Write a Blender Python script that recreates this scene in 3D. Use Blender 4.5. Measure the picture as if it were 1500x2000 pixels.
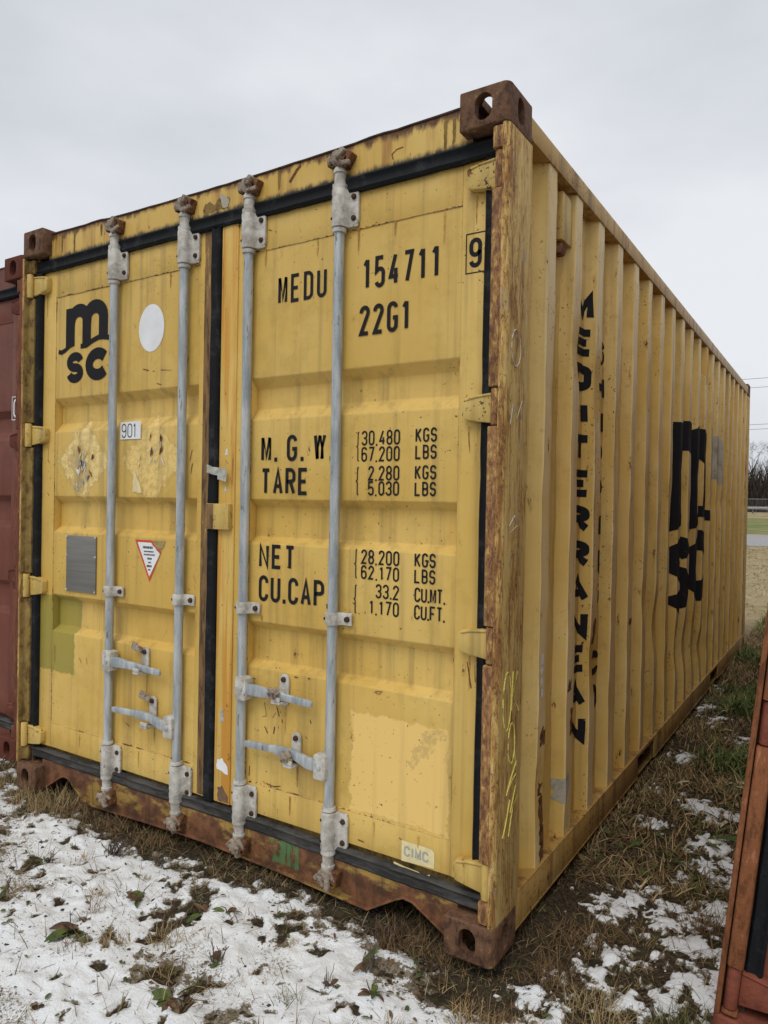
import bpy, bmesh, math, random
import numpy as np
from mathutils import Vector, Matrix
R_ = math.radians
random.seed(7); rng = np.random.default_rng(7)
for o in list(bpy.data.objects): bpy.data.objects.remove(o)
scn = bpy.context.scene
COL = scn.collection

# ---------------------------------------------------------------- camera
cd = bpy.data.cameras.new('camera'); cam = bpy.data.objects.new('camera', cd); COL.objects.link(cam)
cd.sensor_fit = 'HORIZONTAL'; cd.sensor_width = 36; cd.lens = 36*1424.9/1500
cd.clip_start = .05; cd.clip_end = 3000
ax = Vector((0.84283706, 0.53784541, 0.01865486)); ay = -Vector((0.02123803, 0.00139527, -0.99977347)); az = -Vector((-0.5377496, 0.84304233, -0.01024679))
cam.matrix_world = Matrix(((ax.x, ay.x, az.x, 3.28677), (ax.y, ay.y, az.y, -1.96190), (ax.z, ay.z, az.z, 1.35611), (0, 0, 0, 1)))
scn.camera = cam
# ---------------------------------------------------------------- sky, sun, exposure
SUN_EL, SUN_AZ = R_(54), R_(172)          # azimuth clockwise from +y
w = bpy.data.worlds.new('World'); scn.world = w; w.use_nodes = True
nt = w.node_tree; nt.nodes.clear()
wo = nt.nodes.new('ShaderNodeOutputWorld'); bg = nt.nodes.new('ShaderNodeBackground')
sky = nt.nodes.new('ShaderNodeTexSky'); sky.sky_type = 'NISHITA'; sky.sun_disc = False
sky.sun_elevation = SUN_EL; sky.sun_rotation = SUN_AZ; sky.dust_density = 4
sk = nt.nodes.new('ShaderNodeVectorMath'); sk.operation = 'SCALE'; sk.inputs[3].default_value = .07
nt.links.new(sky.outputs[0], sk.inputs[0])
tc = nt.nodes.new('ShaderNodeTexCoord'); mp = nt.nodes.new('ShaderNodeMapping'); mp.inputs['Scale'].default_value = (1, 1, 2.6)
nt.links.new(tc.outputs['Generated'], mp.inputs[0])
nz = nt.nodes.new('ShaderNodeTexNoise'); nz.inputs['Scale'].default_value = 1.7; nz.inputs['Detail'].default_value = 5; nz.inputs['Roughness'].default_value = .5
nt.links.new(mp.outputs[0], nz.inputs['Vector'])
cr = nt.nodes.new('ShaderNodeValToRGB'); cr.color_ramp.elements[0].position = .38; cr.color_ramp.elements[1].position = .65
cr.color_ramp.elements[0].color = (.51, .535, .57, 1); cr.color_ramp.elements[1].color = (.66, .68, .71, 1)
nt.links.new(nz.outputs['Fac'], cr.inputs[0])
mx = nt.nodes.new('ShaderNodeMix'); mx.data_type = 'RGBA'; mx.inputs[0].default_value = .93
nt.links.new(sk.outputs[0], mx.inputs[6]); nt.links.new(cr.outputs[0], mx.inputs[7])
nt.links.new(mx.outputs[2], bg.inputs[0]); bg.inputs[1].default_value = 1.0; nt.links.new(bg.outputs[0], wo.inputs[0])
sd = bpy.data.lights.new('sun', 'SUN'); sd.energy = 1.0; sd.angle = R_(35); sd.color = (1, .96, .9)
so = bpy.data.objects.new('sun', sd); COL.objects.link(so)
dv = Vector((math.sin(SUN_AZ)*math.cos(SUN_EL), math.cos(SUN_AZ)*math.cos(SUN_EL), math.sin(SUN_EL)))
so.rotation_euler = dv.to_track_quat('Z', 'Y').to_euler(); so.location = dv*30
vs = scn.view_settings; vs.view_transform = 'Standard'; vs.look = 'None'; vs.gamma = 1; vs.exposure = 0.38; vs.use_curve_mapping = False

# ---------------------------------------------------------------- material helper
class G:
    def __init__(s, name):
        s.m = bpy.data.materials.new(name); s.m.use_nodes = True; s.t = s.m.node_tree; s.t.nodes.clear()
        s.out = s.t.nodes.new('ShaderNodeOutputMaterial'); s.b = s.t.nodes.new('ShaderNodeBsdfPrincipled')
        s.t.links.new(s.b.outputs[0], s.out.inputs[0]); s._c = None
    def set(s, sock, v):
        if isinstance(v, bpy.types.NodeSocket): s.t.links.new(v, sock)
        else:
            if isinstance(v, tuple) and len(v) == 3 and sock.type == 'RGBA': v = v+(1,)
            sock.default_value = v
    def co(s, scale=(1, 1, 1), rot=(0, 0, 0), loc=(0, 0, 0)):
        if s._c is None: s._c = s.t.nodes.new('ShaderNodeTexCoord').outputs['Object']
        if scale == (1, 1, 1) and rot == (0, 0, 0) and loc == (0, 0, 0): return s._c
        m = s.t.nodes.new('ShaderNodeMapping'); m.inputs['Scale'].default_value = scale; m.inputs['Rotation'].default_value = rot; m.inputs['Location'].default_value = loc
        s.t.links.new(s._c, m.inputs[0]); return m.outputs[0]
    def noise(s, vec, scale, detail=4, rough=.55, dist=0):
        n = s.t.nodes.new('ShaderNodeTexNoise'); s.t.links.new(vec, n.inputs['Vector'])
        n.inputs['Scale'].default_value = scale; n.inputs['Detail'].default_value = detail; n.inputs['Roughness'].default_value = rough; n.inputs['Distortion'].default_value = dist
        return n.outputs['Fac']
    def vor(s, vec, scale, feat='F1'):
        n = s.t.nodes.new('ShaderNodeTexVoronoi'); n.feature = feat; s.t.links.new(vec, n.inputs['Vector']); n.inputs['Scale'].default_value = scale
        return n.outputs['Distance']
    def step(s, f, a, b, lo=0., hi=1.):
        n = s.t.nodes.new('ShaderNodeMapRange'); n.interpolation_type = 'SMOOTHSTEP'
        flip = a > b
        if flip: a, b, lo, hi = b, a, hi, lo
        s.set(n.inputs[0], f); n.inputs[1].default_value = a; n.inputs[2].default_value = b; n.inputs[3].default_value = lo; n.inputs[4].default_value = hi
        return n.outputs[0]
    def math(s, op, a, b=0.):
        n = s.t.nodes.new('ShaderNodeMath'); n.operation = op; s.set(n.inputs[0], a); s.set(n.inputs[1], b); return n.outputs[0]
    def mul(s, a, b): return s.math('MULTIPLY', a, b)
    def add(s, a, b): return s.math('ADD', a, b)
    def mx(s, a, b): return s.math('MAXIMUM', a, b)
    def mix(s, f, a, b):
        n = s.t.nodes.new('ShaderNodeMix'); n.data_type = 'RGBA'; s.set(n.inputs[0], f); s.set(n.inputs[6], a); s.set(n.inputs[7], b); return n.outputs[2]
    def xyz(s, vec=None):
        n = s.t.nodes.new('ShaderNodeSeparateXYZ'); s.t.links.new(vec or s.co(), n.inputs[0]); return n.outputs
    def attr(s, name):
        n = s.t.nodes.new('ShaderNodeAttribute'); n.attribute_name = name; return n.outputs['Color']
    def bump(s, h, strength=.3, dist=.01, prev=None):
        n = s.t.nodes.new('ShaderNodeBump'); s.set(n.inputs['Height'], h); n.inputs['Strength'].default_value = strength; n.inputs['Distance'].default_value = dist
        if prev is not None: s.t.links.new(prev, n.inputs['Normal'])
        return n.outputs[0]
    def fin(s, col, rough=.6, metal=0., nrm=None, spec=.4):
        s.set(s.b.inputs['Base Color'], col); s.set(s.b.inputs['Roughness'], rough); s.set(s.b.inputs['Metallic'], metal)
        s.b.inputs['Specular IOR Level'].default_value = spec
        if nrm is not None: s.t.links.new(nrm, s.b.inputs['Normal'])
        return s.m

RUST_D, RUST_M, RUST_L = (.045, .019, .010), (.12, .045, .018), (.27, .11, .035)
def rustcol(g, sc=22):
    n = g.noise(g.co(), sc, 6, .65)
    return g.mix(g.step(n, .56, .72), g.mix(g.step(n, .36, .55), RUST_D, RUST_M), RUST_L)

def paint(name, base, fade, dirt=(.23, .155, .055), rust=.5, streak=.35, spots=.64, patches=(), zedge=(), rough=.48, wav=.25, ridge=False):
    """weathered container paint: fading, run-off streaks, rust pits, painted-over patches"""
    g = G(name); c = g.co()
    col = g.mix(g.step(g.noise(c, 1.6, 5, .6), .36, .66), base, fade)
    mott = g.noise(c, 9, 4, .7)
    col = g.mix(g.mul(g.step(mott, .46, .72), .38), col, tuple(v*.70 for v in base))
    en = None
    for (cx, cz, hx, hz, rot, pc, amt, edge) in patches:
        v = g.xyz(g.co((1, 1, 1), (0, 0, 0), (-cx, 0, -cz)))
        x, z = v[0], v[2]
        if rot:
            a, b = math.cos(rot), math.sin(rot)
            x, z = g.add(g.mul(v[0], a), g.mul(v[2], b)), g.add(g.mul(v[0], -b), g.mul(v[2], a))
        d = g.mx(g.math('SUBTRACT', g.math('ABSOLUTE', x), hx), g.math('SUBTRACT', g.math('ABSOLUTE', z), hz))
        if en is None: en = g.math('SUBTRACT', g.noise(c, 26, 4, .7), .5); en2 = g.step(g.noise(c, 45, 4, .75), .38, .56, .15, 1)
        d = g.add(d, g.mul(en, edge*6))
        mk = g.step(d, .003, -.003, 0, amt)
        if edge > .012: mk = g.mul(mk, en2)
        col = g.mix(mk, col, pc)
    if ridge:            # pale outer ribs: scuffed paint plus the sky light they catch, put into colour
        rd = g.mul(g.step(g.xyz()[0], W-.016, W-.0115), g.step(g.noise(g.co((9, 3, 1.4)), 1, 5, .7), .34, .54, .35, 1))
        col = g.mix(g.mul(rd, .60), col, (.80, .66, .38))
    st = g.noise(g.co((17, 17, .55)), 1, 4, .62)
    col = g.mix(g.mul(g.step(st, .47, .70), streak), col, dirt)
    big = g.noise(c, 2.3, 3)
    sp = g.noise(c, 75, 4, .6); sp2 = g.noise(g.co((1, 1, .45), (.3, 0, .2)), 17, 5, .74)
    pit = g.mul(g.step(sp, spots+.02, spots+.05), g.step(big, .42, .6))
    chip = g.step(sp2, spots+.055, spots+.085)
    rm = g.mul(g.math('MINIMUM', g.add(pit, chip), 1.), min(1., rust*1.6))
    halo = g.mul(g.step(sp2, spots-.03, spots+.08), .5*rust)
    for (z0, z1, amt) in zedge:           # rust creeping from a seam or edge
        zz = g.add(g.xyz()[2], g.mul(g.math('SUBTRACT', g.noise(g.co((30, 30, 4)), 1, 5, .7), .5), abs(z1-z0)*2.2))
        halo = g.mx(halo, g.step(zz, z0, z1, amt, 0))
    col = g.mix(halo, col, (.30, .13, .035))
    col = g.mix(rm, col, rustcol(g, 60))
    nr = g.bump(g.add(g.mul(g.noise(c, 3.2, 2), wav*4), g.mul(g.noise(c, 60, 2), .10)), .35, .008)
    return g.fin(col, g.add(g.mul(mott, .25), rough-.1), 0, nr, .35)

W = 2.438
YB, YF = (.645, .416, .094), (.715, .492, .142)
def mk_yellow():
    d = {}
    lt = (.80, .56, .17)
    d['doorL'] = paint('yellow_paint_left_door', YB, YF, rust=.85, streak=.46, patches=[
        (.21, .735, .14, .175, 0, (.30, .26, .045), .85, .006),
        (.395, 1.525, .142, .142, R_(45), (.36, .28, .13), .34, .016), (.85, 1.525, .140, .140, R_(45), (.38, .29, .13), .32, .016),
        (.395, 1.525, .125, .125, R_(45), (.85, .65, .28), .95, .020), (.85, 1.525, .125, .125, R_(45), (.84, .61, .22), .95, .020),
        (.37, 1.50, .07, .09, R_(20), (.30, .22, .10), .55, .03)])
    d['doorR'] = paint('yellow_paint_right_door', YB, YF, rust=.8, streak=.42, patches=[
        (2.065, .49, .183, .165, 0, (.86, .585, .19), .92, .009), (2.16, .58, .02, .09, R_(-40), (.42, .31, .12), .5, .02)])
    d['frame'] = paint('yellow_paint_frame', YB, YF, rust=.8, streak=.4)
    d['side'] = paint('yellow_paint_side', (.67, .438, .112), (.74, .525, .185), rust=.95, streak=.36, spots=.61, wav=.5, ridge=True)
    d['hinge'] = paint('yellow_paint_hinge', (.58, .40, .11), (.68, .49, .15), rust=1., streak=.55, spots=.58)
    g = G('orange_stained_paint'); c = g.co(); st = g.noise(g.co((34, 34, 1.1)), 1, 5, .65)
    col = g.mix(g.step(g.noise(c, 3, 4), .4, .62), YB, YF); col = g.mix(g.step(st, .46, .60, 0, .9), col, (.60, .27, .035)); col = g.mix(g.step(g.noise(c, 30, 6, .72), .63, .68), col, rustcol(g, 60))
    col = g.mix(g.step(g.noise(g.co((60, 60, 2.4)), 1, 5, .7), .60, .66, 0, .8), col, (.20, .085, .03))
    d['orange'] = g.fin(col, .6, 0, g.bump(g.noise(c, 40, 3), .2, .004))
    # header: rust from the top edge, black mould above the seal
    g = G('header_paint'); c = g.co(); z = g.xyz()[2]
    col = g.mix(g.step(g.noise(c, 2.5, 5, .6), .36, .66), YB, YF)
    st = g.noise(g.co((15, 15, 1.2)), 1, 5, .65)
    col = g.mix(g.step(st, .47, .70, 0, .85), col, (.33, .15, .04))
    zz = g.add(z, g.mul(g.math('SUBTRACT', g.noise(g.co((26, 26, 9)), 1, 6, .72), .5), .10))
    col = g.mix(g.step(zz, 2.535, 2.562, 0, .95), col, rustcol(g, 40))
    zb = g.add(z, g.mul(g.math('SUBTRACT', g.noise(g.co((38, 38, 12)), 1, 6, .75), .5), -.055))
    col = g.mix(g.step(zb, 2.478, 2.455, 0, .95), col, (.018, .017, .016))
    col = g.mix(g.step(g.noise(c, 30, 6, .7), .66, .70), col, rustcol(g, 60))
    d['header'] = g.fin(col, .55, 0, g.bump(g.noise(c, 40, 5), .15, .004))
    # sill: mostly rust with worn yellow
    g = G('sill_rusty_paint'); c = g.co(); p = g.xyz()
    rc = g.mix(g.step(g.noise(c, 16, 6, .65), .4, .65), (.10, .045, .022), (.24, .10, .045))
    keep = g.add(g.noise(g.co((3.2, 3.2, 7)), 1, 6, .72), g.mul(g.math('SUBTRACT', p[0], 1.2), .045))
    col = g.mix(g.step(keep, .50, .60, 0, .85), rc, (.42, .27, .065))
    col = g.mix(g.step(g.noise(g.co((20, 20, 1.5)), 1, 5, .65), .54, .70, 0, .7), col, (.05, .03, .02))
    gx = g.math('ABSOLUTE', g.math('SUBTRACT', p[0], 1.59))
    gm = g.mul(g.step(g.add(gx, g.mul(g.noise(g.co((28, 28, 6)), 1, 5, .7), .17)), .165, .155), g.step(g.add(p[2], g.mul(g.noise(c, 30, 4), .04)), .075, .085))
    gm = g.mul(gm, g.step(g.noise(g.co((48, 48, 8)), 1, 3), .42, .5))
    col = g.mix(g.mul(gm, .85), col, (.075, .21, .075))
    d['sill'] = g.fin(col, .75, 0, g.bump(g.noise(c, 55, 6, .7), .45, .006))
    # corner posts: flaking paint over rust
    g = G('post_flaking_paint'); c = g.co(); p = g.xyz()
    f1 = g.noise(g.co((110, 110, 9)), 1, 4, .65); f2 = g.noise(g.co((70, 70, 9), (0, 0, 0), (3, 1, 0)), 1, 7, .76, .3); f3 = g.noise(g.co((120, 120, 50), (0, 0, 0), (7, 2, 1)), 1, 6, .74, .6)
    lo = g.noise(g.co((9, 9, 2.4)), 1, 4, .6)
    e = g.add(g.step(p[1], .045, .004, 0, .085), g.mul(g.step(g.math('ABSOLUTE', g.math('SUBTRACT', p[1], .135)), .03, .0), .05))
    lo2 = g.add(g.mul(g.math('SUBTRACT', lo, .465), .54), e)
    col = g.mix(g.step(f1, .38, .62), (.56, .39, .125), (.68, .50, .20))
    col = g.mix(g.step(g.add(f2, lo2), .44, .60, 0, .9), col, (.47, .27, .075))
    col = g.mix(g.step(g.add(f2, lo2), .54, .68, 0, .9), col, (.25, .115, .04))
    col = g.mix(g.step(g.add(f3, g.mul(lo2, .6)), .56, .66, 0, .85), col, (.12, .055, .027))
    col = g.mix(g.step(g.noise(c, 11, 4), .62, .72, 0, .5), col, (.27, .26, .25))
    d['post'] = g.fin(col, .75, 0, g.bump(g.add(f2, g.mul(f3, .5)), -.7, .010), .25)
    g = G('post_rusty_column'); c = g.co()
    a = g.noise(g.co((70, 70, 26)), 1, 7, .78, .4)
    col = g.mix(g.step(a, .38, .45), (.55, .36, .12), (.32, .16, .055)); col = g.mix(g.step(a, .47, .58), col, (.14, .062, .03))
    d['column'] = g.fin(col, .75, 0, g.bump(a, -.9, .010))
    d['casting'] = rusty('casting_rust', (.065, .036, .024), (.16, .082, .046), (.33, .20, .085), (38, 38, 26))
    d['rail'] = paint('side_rail_paint', (.44, .27, .075), (.52, .345, .115), rust=1., streak=.85, spots=.56, dirt=(.15, .075, .032))
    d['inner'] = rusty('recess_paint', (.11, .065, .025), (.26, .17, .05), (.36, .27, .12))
    d['seam'] = paint('seam_paint', (.55, .36, .11), (.68, .46, .15), rust=1., streak=.6, spots=.52)
    d['strip'] = rusty('brown_scraped_strip', (.09, .052, .03), (.24, .14, .06), (.60, .41, .12), (46, 46, 7))
    return d
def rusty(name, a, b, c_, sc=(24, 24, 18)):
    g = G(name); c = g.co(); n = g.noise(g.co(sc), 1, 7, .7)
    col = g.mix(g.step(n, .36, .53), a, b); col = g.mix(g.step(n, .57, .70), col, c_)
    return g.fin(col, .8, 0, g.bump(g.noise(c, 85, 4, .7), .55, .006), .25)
def plain(name, col, rough=.6, var=.2, sc=30, metal=0., bumpS=.12):
    g = G(name); c = g.co(); n = g.noise(c, sc, 5, .65)
    cc = g.mix(g.step(n, .35, .68), tuple(v*(1-var) for v in col), tuple(min(1, v*(1+var)) for v in col))
    return g.fin(cc, rough, metal, g.bump(n, bumpS, .004))
def mk_red(nm, base, fade, postb):
    d = {}
    d['doorL'] = d['doorR'] = d['frame'] = paint(nm+'_door_paint', base, fade, dirt=tuple(v*.5 for v in base), rust=.5, streak=.3)
    d['side'] = d['rail'] = d['header'] = d['sill'] = d['orange'] = paint(nm+'_paint', base, fade, dirt=tuple(v*.5 for v in base), rust=.8, streak=.4)
    d['post'] = d['column'] = rusty(nm+'_post', tuple(v*.55 for v in postb), postb, tuple(min(1, v*1.5+.03) for v in postb), (60, 60, 16))
    d['hinge'] = d['casting'] = rusty(nm+'_hinge', tuple(v*.6 for v in base), tuple(v*.85 for v in base), tuple(v*1.1 for v in postb), (14, 14, 14))
    d['inner'] = d['strip'] = rusty(nm+'_recess', (.05, .03, .02), (.10, .05, .03), (.16, .09, .05))
    return d

MT = {}
MT['yellow'] = mk_yellow()
MT['maroon'] = mk_red('maroon', (.145, .043, .026), (.18, .056, .034), (.18, .066, .036))
MT['redor'] = mk_red('orange_red', (.27, .08, .048), (.32, .10, .06), (.23, .085, .034))
def m_rubber():
    g = G('black_rubber'); c = g.co(); n = g.noise(g.co((14, 14, 14)), 1, 6, .7)
    col = g.mix(g.step(n, .5, .72), (.010, .011, .013), (.040, .042, .046)); col = g.mix(g.step(g.noise(c, 60, 5), .62, .72), col, (.006, .006, .006))
    return g.fin(col, .72, 0, g.bump(g.noise(c, 70, 3), .35, .004), .2)
def m_rubber_old():
    g = G('weathered_rubber'); c = g.co(); n = g.noise(g.co((5, 5, 30)), 1, 7, .72)
    col = g.mix(g.step(n, .38, .62), (.014, .014, .014), (.070, .066, .06)); col = g.mix(g.step(g.noise(c, 18, 6, .7), .60, .70, 0, .6), col, (.13, .075, .04))
    return g.fin(col, .8, 0, g.bump(n, .6, .006))
def m_galv():
    g = G('galvanised_steel'); c = g.co(); n = g.noise(g.co((30, 30, 5)), 1, 6, .65); f = g.vor(c, 95)
    col = g.mix(g.step(n, .34, .68), (.26, .30, .325), (.58, .60, .60)); col = g.mix(g.mul(f, .30), col, (.46, .50, .52))
    col = g.mix(g.step(g.noise(g.co((70, 70, 14), (0, 0, 0), (1, 2, 3)), 1, 6, .7), .60, .66, 0, .85), col, (.15, .13, .11))
    return g.fin(col, .5, .25, g.bump(n, .2, .003))
def m_brk():
    g = G('dirty_white_steel'); c = g.co(); n = g.noise(c, 24, 7, .7)
    col = g.mix(g.step(n, .34, .62), (.36, .33, .28), (.62, .60, .55)); col = g.mix(g.step(g.noise(g.co((60, 60, 30)), 1, 6, .72), .61, .68), col, (.13, .10, .075))
    return g.fin(col, .55, .1, g.bump(n, .3, .004))
MT['rubber'] = m_rubber(); MT['rubber_old'] = m_rubber_old(); MT['galv'] = m_galv(); MT['bracket'] = m_brk()
MT['bolt'] = rusty('rusty_bolt', (.025, .015, .012), (.07, .035, .02), (.13, .07, .04))
MT['cam'] = rusty('cam_dirty_steel', (.10, .06, .04), (.33, .27, .21), (.48, .43, .36), (45, 45, 45))
MT['keeper'] = rusty('keeper_rust', (.05, .022, .014), (.17, .075, .03), (.40, .25, .08), (40, 40, 40))
def m_letter(name, col, chipc, thr=.69):
    g = G(name); c = g.co(); n = g.noise(c, 38, 6, .7)
    return g.fin(g.mix(g.step(n, thr, thr+.015), g.mix(g.noise(c, 5), col, tuple(v*1.6+.004 for v in col)), chipc), .75, 0, None, .15)
MT['black'] = m_letter('black_lettering', (.012, .012, .014), (.45, .30, .08), .72)
MT['black_side'] = m_letter('black_side_lettering', (.010, .010, .012), (.45, .30, .09), .68)
MT['white'] = plain('white_vinyl', (.80, .81, .82), .4, .05, 12)
MT['ink'] = plain('marker_ink', (.012, .012, .014), .5, .1)
MT['plate'] = (lambda g: g.fin(g.mix(g.step(g.noise(g.co((2.5, 2.5, 60)), 1, 5, .6), .4, .65), (.20, .195, .175), (.245, .24, .225)), .5, .4, None))(G('dull_aluminium_plate'))
MT['red_print'] = plain('red_print', (.62, .09, .035), .5, .12)
MT['cream'] = plain('cream_label', (.78, .66, .36), .55, .1)
MT['grey_print'] = plain('faded_grey_print', (.36, .40, .38), .6, .15)
MT['chalk'] = plain('yellow_chalk', (.78, .70, .16), .9, .2, 200)
MT['chalkw'] = plain('pale_chalk', (.62, .60, .52), .9, .2, 200)
MT['pencil'] = plain('dark_crayon', (.14, .10, .05), .9, .2, 200)
MT['tape'] = plain('clear_tape', (.42, .42, .36), .25, .25, 50)
MT['dark'] = plain('dark_void', (.012, .010, .009), .9, .2)
MT['greyprimer'] = rusty('grey_primer', (.27, .25, .19), (.44, .41, .32), (.54, .51, .41), (14, 14, 9))
MT['scuff'] = plain('white_scuff', (.70, .70, .68), .6, .12)

# ---------------------------------------------------------------- mesh builder
class MB:
    def __init__(s): s.v = []; s.f = []
    def box(s, x0, x1, y0, y1, z0, z1, M=None):
        P = [(x0, y0, z0), (x1, y0, z0), (x1, y1, z0), (x0, y1, z0), (x0, y0, z1), (x1, y0, z1), (x1, y1, z1), (x0, y1, z1)]
        if M is not None: P = [tuple(M @ Vector(p)) for p in P]
        b = len(s.v); s.v += P
        s.f += [tuple(b+i for i in q) for q in ((0, 3, 2, 1), (4, 5, 6, 7), (0, 1, 5, 4), (1, 2, 6, 5), (2, 3, 7, 6), (3, 0, 4, 7))]
        return s
    def prism(s, poly, axis, lo, hi):
        """poly 2D; axis 'y': (x,z), 'z': (x,y), 'x': (y,z)"""
        mk = {'y': lambda p, t: (p[0], t, p[1]), 'z': lambda p, t: (p[0], p[1], t), 'x': lambda p, t: (t, p[0], p[1])}[axis]
        ar = sum(poly[i-1][0]*poly[i][1]-poly[i][0]*poly[i-1][1] for i in range(len(poly)))
        if (ar < 0) != (axis == 'y'): poly = poly[::-1]
        b = len(s.v); n = len(poly)
        s.v += [mk(p, lo) for p in poly]+[mk(p, hi) for p in poly]
        s.f += [tuple(b+i for i in range(n))[::-1], tuple(b+n+i for i in range(n))]
        s.f += [(b+i, b+(i+1) % n, b+n+(i+1) % n, b+n+i) for i in range(n)]
        return s
    def tube(s, path, rad, n=10, cap=True):
        path = [Vector(p) for p in path]; b = len(s.v); m = len(path)
        if not hasattr(rad, '__len__'): rad = [rad]*m
        for i, p in enumerate(path):
            t = (path[min(i+1, m-1)]-path[max(i-1, 0)])
            if t.length < 1e-9: t = Vector((0, 0, 1))
            t.normalize(); u = t.orthogonal() if abs(t.z) < .99 else Vector((1, 0, 0)); u = (u-t*u.dot(t)).normalized(); w_ = t.cross(u)
            for k in range(n):
                a = 2*math.pi*k/n; s.v.append(tuple(p+(u*math.cos(a)+w_*math.sin(a))*rad[i]))
        for i in range(m-1):
            for k in range(n): s.f.append((b+i*n+k, b+i*n+(k+1) % n, b+(i+1)*n+(k+1) % n, b+(i+1)*n+k))
        if cap: s.f += [tuple(b+k for k in range(n))[::-1], tuple(b+(m-1)*n+k for k in range(n))]
        return s
    def loft(s, secs):
        b = len(s.v); n = len(secs[0])
        for q in secs: s.v += q
        for i in range(len(secs)-1):
            for k in range(n): s.f.append((b+i*n+k, b+i*n+(k+1) % n, b+(i+1)*n+(k+1) % n, b+(i+1)*n+k))
        s.f += [tuple(b+k for k in range(n))[::-1], tuple(b+(len(secs)-1)*n+k for k in range(n))]
        return s
    def quad(s, *p): b = len(s.v); s.v += list(p); s.f.append(tuple(range(b, b+len(p)))); return s
    def build(s, name, mat, parent=None, bevel=0, seg=2, smooth=True, recalc=True, ang=38):
        me = bpy.data.meshes.new(name); me.from_pydata(s.v, [], s.f)
        if bevel or recalc:
            bm = bmesh.new(); bm.from_mesh(me)
            if recalc: bmesh.ops.recalc_face_normals(bm, faces=bm.faces)
            if bevel:
                ed = [e for e in bm.edges if len(e.link_faces) == 2 and e.calc_face_angle(0) > .5]
                bmesh.ops.bevel(bm, geom=ed, offset=bevel, segments=seg, affect='EDGES', profile=.5, clamp_overlap=True)
            bm.to_mesh(me); bm.free()
        if smooth: me.shade_smooth(); me.set_sharp_from_angle(angle=R_(ang))
        me.materials.append(mat)
        return link(name, me, parent)
def link(name, me, parent=None):
    o = bpy.data.objects.new(name, me); COL.objects.link(o); o.parent = parent; return o
def empty(name, loc=(0, 0, 0), rot=(0, 0, 0)):
    o = bpy.data.objects.new(name, None); COL.objects.link(o); o.location = loc; o.rotation_euler = rot; o.empty_display_size = .2; return o
def tag(o, label, cat, group=None, kind=None):
    if label: o['label'] = label
    if cat: o['category'] = cat
    if group: o['group'] = group
    if kind: o['kind'] = kind
    return o
def arc(cx, cy, rx, ry, a0, a1, n=8):
    return [(cx+rx*math.cos(R_(a0+(a1-a0)*i/n)), cy+ry*math.sin(R_(a0+(a1-a0)*i/n))) for i in range(n+1)]
def stadium(cx, cz, hw, hh, n=8):
    r = hw
    return arc(cx, cz+hh-r, r, r, 0, 180, n)+arc(cx, cz-hh+r, r, r, 180, 360, n)
def rrect(x0, x1, z0, z1, r, n=4):
    return arc(x1-r, z1-r, r, r, 0, 90, n)+arc(x0+r, z1-r, r, r, 90, 180, n)+arc(x0+r, z0+r, r, r, 180, 270, n)+arc(x1-r, z0+r, r, r, 270, 360, n)

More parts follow.
